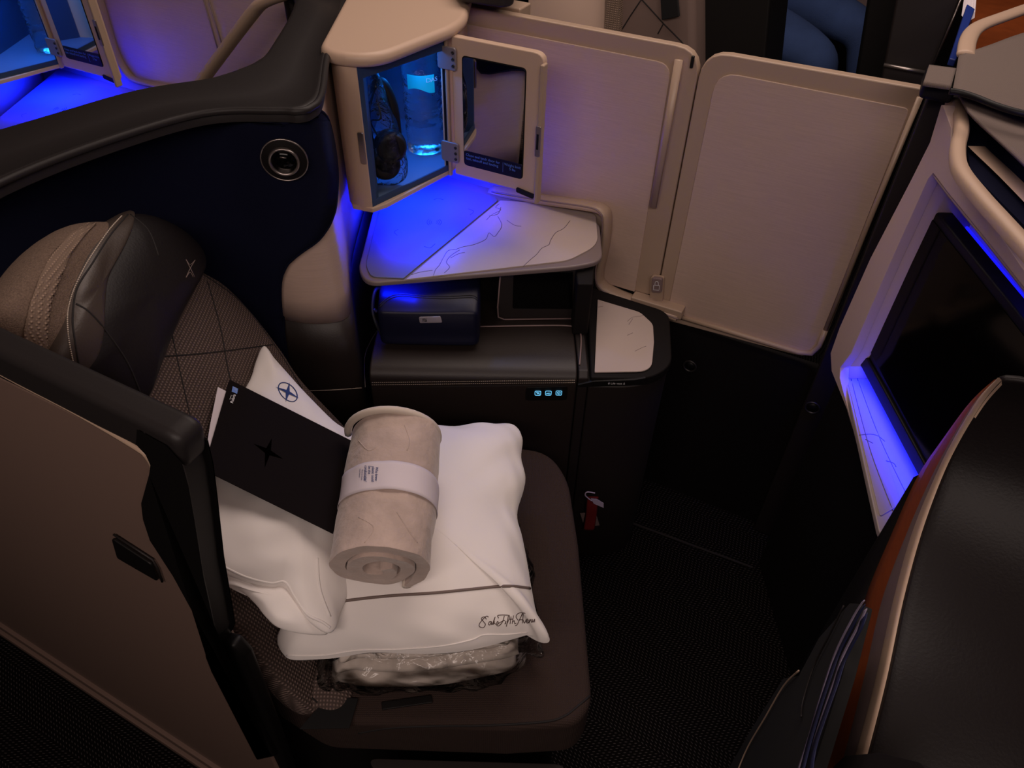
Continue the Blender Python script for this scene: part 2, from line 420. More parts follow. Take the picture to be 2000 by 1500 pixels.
ds = root('sliding_screen', cab(-.15, DV, .55), 'wide brushed beige sliding screen beside the black television', 'partition')
PR = [dp(-.332, .545), dp(.040, .565), dp(.040, 1.152), dp(-.332, 1.148)]
prism('panel_frame', PR, C2*th, M['beige_frame'], ds, r=[.01, .05, .01, .05], bevel=.003)
prism('panel_inlay', [dp(-.30, .566, DV-.003), dp(.030, .582, DV-.003), dp(.030, 1.118, DV-.003), dp(-.30, 1.118, DV-.003)], C2*.004, M['beige'], ds, r=[.01, .03, .01, .04], bevel=.001)
tubes('bottom_bead', [[pD(1300, 610, DV-.006), pD(1450, 655, DV-.006), pD(1560, 688, DV-.006), pD(1585, 690, DV-.006), pD(1600, 675, DV-.006), pD(1612, 645, DV-.006)]], .006, M['beige_frame'], ds, seg=8)
tubes('side_bead', [[pD(1612, 645, DV-.004), pD(1700, 425, DV-.004), pD(1797, 190, DV-.004)]], .005, M['beige_frame'], ds, seg=8)

rl = root('table_rail', pD(1180, 500, DV-.02), 'bent beige rail stepping down from the marble table to the sliding screen', 'rail')
tubes('rail', [cr([pD(a, b, DV-.018) for a, b in ((960, 372), (1050, 388), (1150, 402), (1178, 410), (1186, 430), (1182, 480), (1171, 535), (1176, 556), (1200, 572), (1250, 592), (1325, 617))], 6)], (.020, .009), M['beige_frame'], rl, seg=12, flat=C2)
tubes('rail_groove', [cr([pD(a, b, DV-.039) for a, b in ((960, 374), (1050, 390), (1146, 404), (1170, 414), (1177, 432), (1172, 480), (1163, 532), (1169, 560), (1196, 578), (1250, 598), (1325, 623))], 6)], (.002, .0015), M['mauve'], rl, seg=6)
prism('end_cap', [pD(1232, 580, DV-.03), pD(1332, 610, DV-.03), pD(1329, 626, DV-.03), pD(1229, 597, DV-.03)], C2*.03, M['beige_frame'], rl, bevel=.003)

# footwell wall, with two ring catches
fw = root('footwell_panel', cab(-.1, 1.385, 0), 'near-black footwell side panel with two ring catches under the sliding screen', 'panel')
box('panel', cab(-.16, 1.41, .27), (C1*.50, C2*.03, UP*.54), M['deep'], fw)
prism('corner_post', [cab(.048, 1.37, 0), cab(.16, 1.37, 0), cab(.16, 1.45, 0), cab(.048, 1.45, 0)], (0, 0, 1.15), M['brownp'], fw, bevel=.004)
for a, b in ((1348, 714), (1587, 795)):
    p = pD(a, b, 1.392)
    if p.dot(C1) > .045: p = pD(a, b, 1.367)
    rg = lathe('ring_catch', [(.0, 0), (.014, 0), (.0165, .001), (.0175, .003), (.0165, .005), (.0135, .005), (.0125, .002), (0, .002)], p, M['screw'], fw, axis=-C2)
    lathe('ring_centre', [(0, .0022), (.0125, .0022), (.0125, .003), (0, .003)], p, M['dark'], rg, axis=-C2)
kb = box('footrest_block', (.93, 1.02, .12), ((.30, 0, 0), (0, .5, 0), (0, 0, .24)), M['deep'], bevel=.03); tag(kb, 'low black footrest block in the dark footwell', 'footrest')

# ---------------------------------------------------------------- cupboard (also used for the suite behind)
ZB, ZT = .875, 1.147
def build_cupboard():
    P1, P2, E = V((-.25, 1.275, 0)), V((-.112, 1.435, 0)), V((.068, 1.345, 0))
    rt = root('storage_cupboard', (-.2, 1.45, ZB), 'open cream cupboard with a mirrored door above the marble side table', 'cupboard')
    Ld = [V((-.310, 1.735, 0)), V((-.306, 1.345, 0)), V((-.300, 1.310, 0)), V((-.285, 1.285, 0)), V((-.268, 1.275, 0)), P1]
    Li = [V((-.296, 1.72, 0)), V((-.293, 1.345, 0)), V((-.288, 1.32, 0)), V((-.278, 1.302, 0)), V((-.265, 1.292, 0)), V((-.247, 1.288, 0))]
    q = [p+UP*ZB for p in Ld]+[p+UP*ZB for p in reversed(Li)]
    sp = prism('side_panel', q, UP*(ZT-ZB), M['cream'], rt, bevel=.002)
    prism('pull_plate', rnd([V((-.262, 1.274, .975)), V((-.251, 1.272, .975)), V((-.251, 1.272, 1.035)), V((-.262, 1.274, 1.035))], .004), (0, -.004, 0), M['metal'], rt, bevel=.001)
    prism('side_panel', [P2+UP*ZB, V((-.087, 1.50, ZB)), V((-.080, 1.61, ZB)), V((-.094, 1.61, ZB)), V((-.10, 1.505, ZB)), P2+V((-.012, .006, ZB))], UP*(ZT-ZB), M['cream'], rt, bevel=.002)
    fp = [V((-.310, 1.735, 0)), V((-.306, 1.335, 0)), V((-.290, 1.283, 0)), V((-.25, 1.270, 0)), V((-.225, 1.29, 0)), P2, V((-.087, 1.50, 0)), V((-.079, 1.615, 0))]
    prism('base_panel', [p+UP*ZB for p in fp], UP*.010, M['cream'], rt, bevel=.002)
    li = [V((-.296, 1.715, 0)), V((-.293, 1.34, 0)), V((-.247, 1.288, 0)), P2+V((-.010, 0, 0)), V((-.10, 1.505, 0)), V((-.095, 1.60, 0))]
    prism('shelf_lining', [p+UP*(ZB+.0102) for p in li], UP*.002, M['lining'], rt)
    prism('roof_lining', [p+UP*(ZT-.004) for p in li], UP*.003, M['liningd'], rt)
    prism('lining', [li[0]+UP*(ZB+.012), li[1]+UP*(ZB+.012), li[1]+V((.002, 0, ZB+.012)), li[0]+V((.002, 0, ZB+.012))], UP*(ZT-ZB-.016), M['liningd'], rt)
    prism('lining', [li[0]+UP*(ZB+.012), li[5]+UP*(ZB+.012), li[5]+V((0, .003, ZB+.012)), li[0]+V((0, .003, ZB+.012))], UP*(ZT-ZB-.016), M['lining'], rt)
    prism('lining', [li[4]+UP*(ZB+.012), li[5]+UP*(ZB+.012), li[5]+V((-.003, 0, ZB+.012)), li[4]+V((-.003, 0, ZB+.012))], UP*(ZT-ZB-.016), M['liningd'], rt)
    prism('door_edge', [V((-.25, 1.276, ZB+.01)), V((-.243, 1.283, ZB+.01)), V((-.243, 1.31, ZB+.01)), V((-.25, 1.31, ZB+.01))], UP*(ZT-ZB-.014), M['liningd'], rt)
    d1 = (P2-P1).normalized()
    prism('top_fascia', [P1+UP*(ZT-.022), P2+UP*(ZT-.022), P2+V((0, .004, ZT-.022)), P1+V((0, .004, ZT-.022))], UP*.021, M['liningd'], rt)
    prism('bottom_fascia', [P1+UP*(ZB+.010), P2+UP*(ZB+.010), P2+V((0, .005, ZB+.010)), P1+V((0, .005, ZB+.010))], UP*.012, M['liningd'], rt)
    cp = rnd([V((-.318, 1.735, ZT)), V((-.315, 1.275, ZT)), V((-.215, 1.255, ZT)), V((-.075, 1.45, ZT)), V((-.070, 1.62, ZT))], [0, .05, .05, .06, 0], 8)
    prism('top_cap', cp, UP*.024, M['cream'], rt, bevel=.011, seg=4)
    # door
    u = (E-P2).normalized(); n = V((u.y, -u.x, 0))  # faces the aisle
    Lw = (E-P2).length
    dr = root('door', P2+u*.01+UP*ZB, None, None); del_ = dr; dr.parent = rt; dr.location = (P2+u*.01+UP*ZB)-wloc(rt)
    def q(s, z, k=0): return P2+u*s+UP*z+n*k
    prism('door_panel', rnd([q(.012, ZB+.004), q(Lw, ZB+.004), q(Lw, ZT+.004), q(.012, ZT+.004)], [.004, .006, .022, .004]), -n*.016, M['cream'], dr, bevel=.0025)
    prism('door_lip', rnd([q(Lw-.004, ZB-.010, .010), q(Lw+.004, ZB-.010, .010), q(Lw+.004, ZT-.012, .010), q(Lw-.004, ZT-.012, .010)], .003), -n*.018, M['beige_frame'], dr, bevel=.002)
    ww = prism('mirror_surround', rnd([q(.034, ZB+.030, .0008), q(Lw-.034, ZB+.030, .0008), q(Lw-.034, ZT-.026, .0008), q(.034, ZT-.026, .0008)], .009), -n*.002, M['dark'], dr, bevel=.0005)
    prism('mirror_glass', rnd([q(.036, ZB+.034, .0014), q(Lw-.036, ZB+.034, .0014), q(Lw-.036, ZT-.028, .0014), q(.036, ZT-.028, .0014)], .008), -n*.002, M['mirror'], dr)
    lb = prism('notice_strip', rnd([q(.036, ZB+.032, .0020), q(Lw-.036, ZB+.032, .0020), q(Lw-.036, ZB+.062, .0020), q(.036, ZB+.062, .0020)], .004), -n*.0008, M['bag'], dr)
    text('notice_text', 'Close and latch door for\ntaxi, takeoff and landing', pmap(q(.040, ZB+.052, .0024), u*.0077, UP*.0077), M['lblue'], lb, size=1)
    text('notice_text', 'Weight limit\n5 lbs', pmap(q(Lw-.0565, ZB+.052, .0024), u*.0072, UP*.0077), M['lblue'], lb, size=1, align='CENTER')
    box('notice_rule', q(Lw-.0775, ZB+.047, .0023), (u*.0005, n*.0002, UP*.02), M['lblue'], lb)
    for z in (ZB+.054, ZT-.034):
        h = prism('hinge', rnd([q(-.014, z-.021, .004), q(.026, z-.021, .004), q(.026, z+.021, .004), q(-.014, z+.021, .004)], .006), n*.005, M['hinge'], dr, bevel=.0015)
        for k in (-.012, 0, .012):
            lathe('screw', [(0, 0), (.0032, 0), (.0032, .0012), (.002, .0014), (.0015, .0006), (0, .0006)], q(.020, z+k, .009), M['screw'], h, seg=12, axis=n)
    lt = prism('latch_plate', rnd([q(Lw-.006, ZB+.09, .0115), q(Lw+.0045, ZB+.09, .0115), q(Lw+.0045, ZB+.150, .0115), q(Lw-.006, ZB+.150, .0115)], .003), -n*.004, M['metal'], dr, bevel=.001)
    box('latch_slot', q(Lw-.001, ZB+.12, .012), (u*.004, n*.001, UP*.03), M['dark'], lt)
    prism('finger_pull', rnd([q(Lw-.046, ZB+.002, .0012), q(Lw-.008, ZB-.004, .0012), q(Lw-.006, ZB+.006, .0012), q(Lw-.046, ZB+.012, .0012)], .003), n*.003, M['dark'], dr)
    box('hinge_post', P2+UP*((ZB+ZT)/2)+n*.002+u*.003, (u*.006, n*.010, UP*(ZT-ZB)), M['beige_frame'], rt, bevel=.002)
    box('hinge_seal', P2+UP*((ZB+ZT)/2)+n*.001-u*.004, (u*.006, n*.006, UP*(ZT-ZB)), M['dark'], rt)
    return rt
cup = build_cupboard()

# side table with marble top
TZ = .77
def build_table():
    rt = root('side_table', (-.05, 1.40, .735), 'pale marble side table glowing blue under the open cupboard', 'table')
    q = [(-.290, 1.72), (-.286, 1.235), (-.262, 1.190), (.150, 1.262), (.205, 1.285), (.2115, 1.445), (.15, 1.485)]
    r = [0, .03, .03, .04, .05, .04, 0]
    prism('table_body', rnd([V((a, b, .757)) for a, b in q], r, 8), UP*.012, M['edge'], rt, bevel=.004, seg=4)
    def zz(px, py): p = pZ(px, py, TZ); return V((p.x, p.y, TZ-.001))
    ch = [zz(788, 545), zz(972, 393), V((-.02, 1.535, TZ-.001)), V((-.275, 1.665, TZ-.001)), V((-.272, 1.245, TZ-.001)), V((-.255, 1.207, TZ-.001))]
    prism('charging_panel', rnd(ch, [.002, .002, 0, 0, .03, .012]), UP*.003, M['charge'], rt, bevel=.0008)
    ms = [zz(793, 547), zz(977, 393), zz(1088, 400), zz(1163, 418), zz(1168, 480), zz(1110, 510)]
    mt = prism('marble_top', rnd(ms, [.001, .002, 0, .02, .035, .02], 7), UP*.003, M['marble'], rt, bevel=.0008)
    t = bvh(mt, [o for o in bpy.data.objects if o.name.startswith('charging_panel')][0])
    V1 = [[(975, 398), (968, 405), (978, 410), (960, 420), (950, 430)], [(978, 405), (972, 418), (955, 422)], [(972, 422), (980, 440), (972, 455), (965, 462), (955, 455), (948, 468), (925, 478), (905, 482), (890, 487), (875, 490), (865, 505), (858, 518), (850, 528), (845, 545)],
          [(898, 488), (880, 500), (872, 512), (878, 522), (868, 533)], [(1113, 431), (1105, 442), (1098, 448), (1085, 455), (1075, 470), (1072, 478), (1058, 485), (1048, 497), (1035, 508), (1022, 520)], [(990, 430), (1005, 440), (1018, 442)], [(800, 538), (815, 533), (830, 530), (845, 528)], [(908, 493), (895, 496), (880, 504)]]
    strokes('marble_vein', t, V1, .0007, M['vein'], mt, off=0)
    gl = [[(845+dx*k, 433+dy*k) for dx, dy in ((-3, -5), (-1, 0), (-3, 5))] for k in (0, )]
    cm = []
    for r_ in (6, 10, 14):
        cm.append([(848+r_*math.cos(a), 434+.6*r_*math.sin(a)) for a in (-.8, -.4, 0, .4, .8)])
        cm.append([(848-r_*math.cos(a), 434-.6*r_*math.sin(a)) for a in (-.8, -.4, 0, .4, .8)])
    cm += [[(847, 390), (856, 388), (866, 390)], [(915, 408), (925, 413), (918, 420)], [(778, 448), (770, 453), (776, 460)], [(828, 481), (840, 484), (850, 476)]]
    for l in cm: strokes('charging_mark', t, [l], .0004, M['black_ink'], rt, off=0)
    return rt
tbl = build_table()

def build_bottle(base, label, group):
    base = V(base); rt = root('water_bottle', base, label, 'bottle', group)
    BS = 1.28; pr = [(0, 0), (.022, .001), (.030, .004), (.0315, .012), (.030, .022), (.0315, .034)]
    for k in range(6): z = .045+k*.013; pr += [(.0315, z), (.0278, z+.005), (.0315, z+.010)]
    pr += [(.0318, .128), (.0318, .155), (.030, .168), (.024, .182), (.0155, .191), (.013, .194), (.013, .202), (0, .202)]
    pr = [(a*BS, b*BS) for a, b in pr]
    lathe('bottle_body', pr, base, M['bottle'], rt, seg=48)
    lathe('cap', [(a*1.2, b*1.20+.002) for a, b in ((0, .207), (.0145, .207), (.0150, .209), (.0145, .214), (.013, .215), (0, .215))], base, M['wprint'], rt, seg=24)
    rows = []
    for z in range(6):
        row = []
        for j in range(17):
            a = math.radians(-128+80*j/16); zz = (.110+.024*z/5+(.004*math.sin(j/16*5) if z < 3 else 0))*BS
            row.append(base+V((.0416*math.cos(a), .0416*math.sin(a), zz)))
        rows.append(row)
    lb = loft('bottle_label', rows, M['green'], rt)
    for a0, s in ((-100, 'A'), (-74, 'D'), (-60, 'A'), (-47, 'S')):
        a1 = math.radians(a0)
        if a0 == -100: continue
        text('label_letter', s, lambda x, y, a1=a1: base+V((.0424*math.cos(a1+x*.36), .0424*math.sin(a1+x*.36), (.1235+y*.009)*BS)), M['wprint'], lb)
    return rt
_bp = pZ(832, 292, ZB+.0125)
bot = build_bottle((_bp.x, _bp.y, ZB+.0125), 'clear water bottle with a teal label in the open cupboard above the side table', 'water bottles in the cupboards')

# headset in a clear bag, standing in the cupboard
hs = root('headset', (-.235, 1.375, ZB+.0125), 'black headset folded inside a clear plastic bag in the cupboard', 'headphones')
hb_ = V((-.232, 1.375, ZB+.013))
for dx, dz in ((-.004, .050), (.010, .085)):
    e = lathe('ear_cup', [(0, 0), (.022, .0), (.030, .006), (.031, .016), (.026, .024), (.018, .026), (0, .022)], hb_+V((dx, -.012, dz)), M['dark'], hs, axis=V((.3, -1, .15)), seg=28)
    lathe('ear_pad', [(0, .024), (.018, .026), (.026, .024), (.029, .030), (.024, .036), (.012, .035), (0, .030)], hb_+V((dx, -.012, dz)), M['leather'], e, axis=V((.3, -1, .15)), seg=28)
tubes('headband', [cr([hb_+V(p) for p in ((-.02, .0, .05), (-.03, .01, .12), (-.015, .015, .18), (.005, .015, .19), (.022, .01, .15), (.026, .0, .09))], 8)], (.003, .009), M['dark'], hs, seg=8)
tubes('cable', [cr([hb_+V((.012*math.sin(k*1.9)-.005, -.035+.004*math.cos(k*2.3), .03+.017*k+.008*math.cos(k*3))) for k in range(9)], 6)], .0016, M['blackcloth'], hs)
box('cable_clip', hb_+V((-.006, -.045, .085)), ((.010, 0, 0), (0, .004, 0), (0, 0, .010)), M['metal'], hs, bevel=.001)
def bagfn(pt, r, s): return pt+V((noise.noise(pt*30), noise.noise(pt*30+V((5, 5, 5))), 0))*.004
oz = [(-.034, .004), (.020, .002), (.042, .03), (.038, .09), (.022, .15), (.004, .215), (-.012, .218), (-.024, .16), (-.036, .09), (-.04, .03)]
pb = inflate('plastic_bag', [hb_+V((a, -.014, b)) for a, b in oz], (.2, -1, 0), .042, .02, M['film'], fn=bagfn, rings=10)
tag(pb, 'crinkled clear plastic bag around the headset in the cupboard', 'bag')

# copies for the suite behind
ctree(cup, SH, label='open cream cupboard of the suite behind, above the bright blue glowing shelf')
ctree(tbl, SH, label='blue-lit side table of the suite behind, beyond the charcoal seat rim')
ctree(bot, SH, label='clear water bottle in the cupboard of the suite behind')

# frame beside the table and the next divider panels behind
d2 = root('privacy_divider', cab(-1.45, DV, .6), 'beige divider panel of the suite behind, tinted blue at its lower part', 'partition')
prism('panel_frame', [dp(-2.6, .60), dp(-.92, .60), dp(-.92, 1.148), dp(-2.6, 1.148)], C2*th, M['beige'], d2, bevel=.003)
tubes('frame_bead', [cr([pD(a, b, DV-.01) for a, b in ((180, -40), (195, 0), (222, 90), (240, 130), (262, 155), (300, 165), (340, 172))], 6)], (.012, .006), M['beige_frame'], d2, seg=10, flat=C2)
tubes('panel_seam', [[pD(395, -10, DV-.002), pD(432, 120, DV-.002)], [pD(405, -10, DV-.002), pD(440, 110, DV-.002)]], .0018, M['mauve'], d2)
hr = tubes('sloping_rail', [cr([pD(a, b, 1.27) for a, b in ((390, 165), (430, 110), (490, 30), (515, 5), (560, -12), (640, -30))], 8)], (.024, .012), M['cream'], seg=12, flat=C2)
tag(hr, 'cream bent grab rail rising behind the charcoal seat rim', 'rail')

# ---------------------------------------------------------------- seat shell wall
TT = 0
T = [(-.325, 1.69), (-.318, 1.53), (-.312, 1.30), (-.290, 1.13), (-.292, 1.085), (-.318, 1.068), (-.36, 1.066), (-.455, 1.088), (-.575, 1.0), (-.645, .855), (-.675, .71)]
B = [(-.325, 1.69), (-.318, 1.53), (-.312, 1.30), (-.288, 1.16), (-.295, 1.125), (-.325, 1.112), (-.37, 1.110), (-.465, 1.115), (-.585, 1.025), (-.645, .86), (-.675, .71)]
def wallrow(z):
    t = (1.15-z)/.6; t = min(1, max(0, t))
    return cr([V((a[0]*(1-t)+b[0]*t, a[1]*(1-t)+b[1]*t, z)) for a, b in zip(T, B)], 5)
shell = root('suite_shell', (-.5, 1.1, 0), 'tall curved shell around the seat with navy padding and charcoal rim', 'partition')
wu = loft('upper_wall', [wallrow(z) for z in (1.155, 1.1, 1.0, .9, .8, .74)], M['beige'], shell, solid=.012)
wl = loft('lower_wall', [wallrow(z) for z in (.738, .65, .55, .45, .3, .0)], M['brown'], shell, solid=.012)
tw = bvh(wu, wl)
RI = [(-.325, 1.70), (-.312, 1.53), (-.300, 1.30), (-.277, 1.12), (-.283, 1.070), (-.300, 1.055), (-.33, 1.056), (-.43, 1.041), (-.53, .943), (-.607, .827), (-.650, .695)]
RO = [(-.475, 1.75), (-.41, 1.556), (-.395, 1.30), (-.402, 1.235), (-.420, 1.199), (-.44, 1.172), (-.463, 1.152), (-.554, 1.095), (-.65, .985), (-.745, .87), (-.80, .765)]
ri, ro = cr([V((a, b, 1.163)) for a, b in RI], 6), cr([V((a, b, 1.172)) for a, b in RO], 6)
rows = []
for f, z in ((0, -.020), (0, -.006), (.03, .0), (.09, -.001), (.14, -.008), (.5, -.006), (.9, .0), (1, -.006), (1, -.04)):
    rows.append([a.lerp(b, f)+UP*z for a, b in zip(ri, ro)])
loft('rim', rows, M['rim'], shell)
tubes('rim_bead', [[a+V((0, 0, -.003)) for a in ri]], .0055, M['rim'], shell, seg=8)
loft('outer_wall', [[V((b.x, b.y, z)) for b in ro] for z in (1.14, .6, 0)], M['deep'], shell, solid=.01)
RB = [(603, 209), (628, 228), (641, 268), (650, 330), (648, 390), (640, 428), (622, 462), (592, 486), (566, 510), (554, 540), (552, 580), (556, 626), (565, 690), (585, 780), (600, 850)]
def top_y(x):
    pts = [(-120, 395), (0, 335), (100, 300), (200, 258), (300, 228), (400, 214), (480, 208), (540, 206), (603, 209)]
    for (a, b), (c, d) in zip(pts, pts[1:]):
        if a <= x <= c: return b+(d-b)*(x-a)/(c-a)
    return 209
_ty = top_y
top_y = lambda x: _ty(x)-9
grid = []
rb = cr([V((a, b, 0)) for a, b in RB], 4)
for p in rb:
    row = []
    for j in range(31):
        f = j/30; x = -120+(p.x+120)*f
        y = p.y if p.y > 400 else max(p.y, 0)
        ty = top_y(x); t = (p.y-209)/(850-209); y = ty+(850-ty)*t if True else y
        row.append((x, y*(1-f**3)+p.y*f**3))
    grid.append(row)
navy = patch('padded_lining', tw, grid, M['navy'], shell, off=.010, solid=.004, zmax=1.140)
tn = bvh(navy)
tubes('lining_piping', [[hit(tw, p.x, p.y, .008) for p in rb if hit(tw, p.x, p.y, .008)]], .0025, M['navy'], shell)

ctree(shell, SH, label='curved shell of the suite behind, at the left edge beside the blue shelf')
lp = root('reading_lamp', hit(tn, 556, 310, 0), 'round reading lamp with a satin ring on the navy padded wall', 'lamp')
h = tn.ray_cast(O, ray(556, 310).normalized()); ln = h[1] if h[1].dot(ray(556, 310)) < 0 else -h[1]
lb_ = h[0]+ln*.0006
lathe('bezel', [(0, 0), (.034, 0), (.0345, .003), (.033, .0045), (0, .0045)], lb_, M['deep'], lp, axis=ln)
lathe('outer_ring', [(.0335, .002), (.0353, .002), (.0353, .0052), (.0335, .0052), (.0335, .002)], lb_, M['metal'], lp, axis=ln)
lathe('inner_ring', [(.0185, .004), (.0235, .004), (.0228, .011), (.0215, .012), (.0190, .010), (.0185, .004)], lb_, M['metal'], lp, axis=ln)
lathe('lens', [(0, .004), (.0188, .004), (.018, .009), (0, .011)], lb_, M['screen'], lp, axis=ln)
lu = ln.cross(UP).normalized(); lv = lu.cross(ln)
tubes('mark', [[lb_+ln*.0112+lv*.008-lu*.005, lb_+ln*.0112+lv*.0095+lu*.004]], .0011, M['metal'], lp)

# ---------------------------------------------------------------- side console
con = root('side_console', (-.05, 1.2, 0), 'brown leather console ledge with touch screen and lit seat buttons beside the seat', 'console')
prof = [(1.100, 0), (1.100, .560), (1.101, .575), (1.099, .600), (1.105, .613), (1.122, .622), (1.15, .625), (1.250, .622), (1.42, .622), (1.42, 0)]
prism('ledge', [V((-.262, y, z)) for y, z in prof], (.416, 0, 0), M['brown'], con, bevel=.004)
pm = [(1.100, 0), (1.100, .610), (1.112, .622), (1.30, .622), (1.30, 0)]
prism('upright_post', [V((.156, y, z)) for y, z in pm], (.020, 0, 0), M['brownp'], con, bevel=.003)
prism('upright', [V((.150, 1.225, .622)), V((.182, 1.225, .622)), V((.195, 1.33, .622)), V((.150, 1.33, .622))], (0, 0, .130), M['deep'], con, bevel=.004)
prism('end_cabinet', rnd([V((.178, 1.100, 0)), V((.275, 1.100, 0)), V((.345, 1.135, 0)), V((.375, 1.345, 0)), V((.16, 1.46, 0))], [.0, .04, .06, .03, 0], 6), (0, 0, .590), M['brownp'], con, bevel=.004)
sl = prism('end_shelf', rnd([V((.180, 1.098, .594)), V((.30, 1.098, .594)), V((.350, 1.14, .594)), V((.372, 1.32, .594)), V((.195, 1.415, .594))], [.0, .05, .05, .03, 0], 6), (0, 0, .022), M['deep'], con, bevel=.004)
mq = [pZ(1167, 587, .617), pZ(1250, 612, .617), pZ(1275, 635, .617), pZ(1277, 670, .617), pZ(1272, 727, .617), pZ(1161, 729, .617)]
mb = prism('marble_insert', rnd(mq, [.003, .01, .012, .0, .03, .003], 6), (0, 0, .0035), M['marble'], sl, bevel=.001)
tm_ = bvh(mb)
strokes('marble_vein', tm_, [[(1225, 628), (1235, 620), (1248, 618), (1258, 616)], [(1236, 622), (1228, 634)], [(1240, 686), (1252, 680), (1262, 676)], [(1168, 600), (1178, 598)], [(1225, 655), (1236, 650)]], .0005, M['edge'], mb, off=0)
lip = prism('vest_strip', rnd([pY(1128, 752, 1.094), pY(1160, 745, 1.094), pY(1240, 742, 1.094), pY(1262, 738, 1.094), pY(1262, 752, 1.094), pY(1128, 757, 1.094)], .002), (0, .006, 0), M['dark'], con, bevel=.001)
o_ = pY(1189, 750.5, 1.0935); sc_ = .0069
text('strip_text', 'Life vest', pmap(o_+V((.0035, 0, 0)), V((sc_, 0, 0)), V((0, 0, sc_))), M['wprint'], lip)
for dx in (0, .0305):
    p = o_+V((dx, 0, .005)); tubes('arrow_mark', [[p, p+V((0, 0, -.005))], [p+V((-.0014, 0, -.0033)), p+V((0, 0, -.005)), p+V((.0014, 0, -.0033))]], .0004, M['wprint'], lip)
# stitching: two rows of short stitches along the front roll
tl = bvh([o for o in bpy.data.objects if o.name == 'ledge'][0])
st = []
for k in range(100):
    for yy in (747, 751.5):
        x = 722+k*4.02; st.append([(x, yy-(x-722)*.011), (x+2.7, yy-(x+2.7-722)*.011)])
strokes('stitching', tl, st, .0006, M['thread'], con, off=.0002, dense=1, smooth_line=False)
strokes('seam', tl, [[(722, 757), (1125, 752)]], .0012, M['seam'], con, off=0, smooth_line=False)
strokes('side_seam', tw, [[(560, 764), (640, 762), (713, 757)], [(713, 757), (712, 700), (722, 670), (740, 640)]], .0012, M['thread'], shell, off=0)
# screen box
sb = prism('screen_box', rnd([pY(978, 527, 1.275), pY(1142, 523, 1.275), pY(1136, 628, 1.275), pY(970, 628, 1.275)], .004), (0, .03, 0), M['mauve'], con, bevel=.003)
MATS['x'] = None
sb.data.materials[0] = M['brownp']
fr = [pY(1003, 533, 1.2735), pY(1119, 531, 1.2735), pY(1118, 604, 1.2735), pY(1001, 603, 1.2735)]
prism('touch_screen', rnd(fr, .004), (0, .004, 0), M['screen'], con, bevel=.001)
tubes('screen_trim', [[pY(977, 540, 1.273), pY(972, 600, 1.273), pY(973, 619, 1.273), pY(985, 624, 1.273), pY(1130, 622, 1.273)]], .0018, M['mauve'], con)
tubes('ledge_trim', [cr([pZ(935, 638, .624), pZ(1040, 636, .624), pZ(1105, 636, .624), pZ(1128, 642, .624), pZ(1135, 660, .624), pZ(1132, 712, .624)], 5)], .0018, M['mauve'], con)
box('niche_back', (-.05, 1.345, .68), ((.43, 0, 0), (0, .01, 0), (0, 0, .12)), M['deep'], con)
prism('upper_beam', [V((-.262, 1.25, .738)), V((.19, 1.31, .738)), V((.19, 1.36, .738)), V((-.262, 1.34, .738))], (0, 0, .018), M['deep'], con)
# seat control
cp_ = prism('button_plate', rnd([pY(1027, 757, 1.0985), pY(1109, 755, 1.0985), pY(1107, 782, 1.0985), pY(1026, 783, 1.0985)], .008), (0, .003, 0), M['dark'], con, bevel=.001)
for i, x in enumerate((1050.5, 1071, 1091.5)):
    c = pY(x, 768-(x-1050)*.01, 1.0975); s = .0058
    rr = rnd([c+V((-s, 0, -s)), c+V((s, 0, -s)), c+V((s, 0, s)), c+V((-s, 0, s))], .0025); rr.append(rr[0])
    bt = tubes('seat_button', [rr], .0007, M['btn'], cp_, seg=5)
    g = {0: [[(-.003, .003), (-.001, -.001), (.003, -.001), (.0035, -.0035)], [(-.001, .003), (.001, .001), (.003, .003)]],
         1: [[(-.004, -.002), (-.001, -.0005), (.001, -.002), (.004, -.002)], [(.001, .0015), (.002, .0015)]],
         2: [[(-.003, -.001), (-.003, .0015), (0, .003), (.003, .0015), (.003, -.001)], [(-.001, -.003), (0, -.001), (.001, -.003)]]}[i]
    tubes('button_symbol', [[c+V((a, 0, b)) for a, b in l] for l in g], .0008, M['btn'], bt, seg=5)

# ---------------------------------------------------------------- amenity bag
ab = root('amenity_bag', (-.14, 1.24, .626), 'navy leather amenity pouch with a small silver plate under the side table', 'pouch')
cs = []
for x, sc in ((-.2475, .86), (-.242, .97), (-.226, 1), (-.14, 1.0), (-.062, 1), (-.048, .97), (-.042, .86)):
    z0 = .629; ring = []
    for y, z in ((1.172, .002), (1.166, .03), (1.168, .078), (1.178, .090+.003*math.sin(x*60)), (1.205, .102), (1.235, .108), (1.270, .108), (1.285, .10), (1.288, .03), (1.284, .002)):
        ring.append(V((x, 1.23+(y-1.23)*sc, z0+.054+(z-.054)*sc)))
    cs.append(cr(ring, 3, True))
n_ = len(cs[0]); vs0 = [p for r in cs for p in r]
fs0 = [[i*n_+j, i*n_+(j+1) % n_, (i+1)*n_+(j+1) % n_, (i+1)*n_+j] for i in range(len(cs)-1) for j in range(n_)]+[list(range(n_))[::-1], list(range((len(cs)-1)*n_, len(cs)*n_))]
pouch = obj('pouch', vs0, fs0, M['bag'], ab, smooth=True, sub=1)
tp = bvh(pouch)
strokes('zip', tp, [[(741, 596), (760, 580), (785, 574), (820, 577), (870, 579), (920, 577), (932, 582)], [(741, 600), (760, 584), (785, 578), (820, 581), (870, 583), (920, 581), (932, 586)]], .0013, M['zip'], ab)
hp = [hit(tp, a, b, .0008) for a, b in ((818, 618), (861, 617), (864, 629), (820, 630))]
pl_ = prism('name_plate', rnd(hp, .003), (0, -.0015, 0), M['metal'], ab, bevel=.0005)
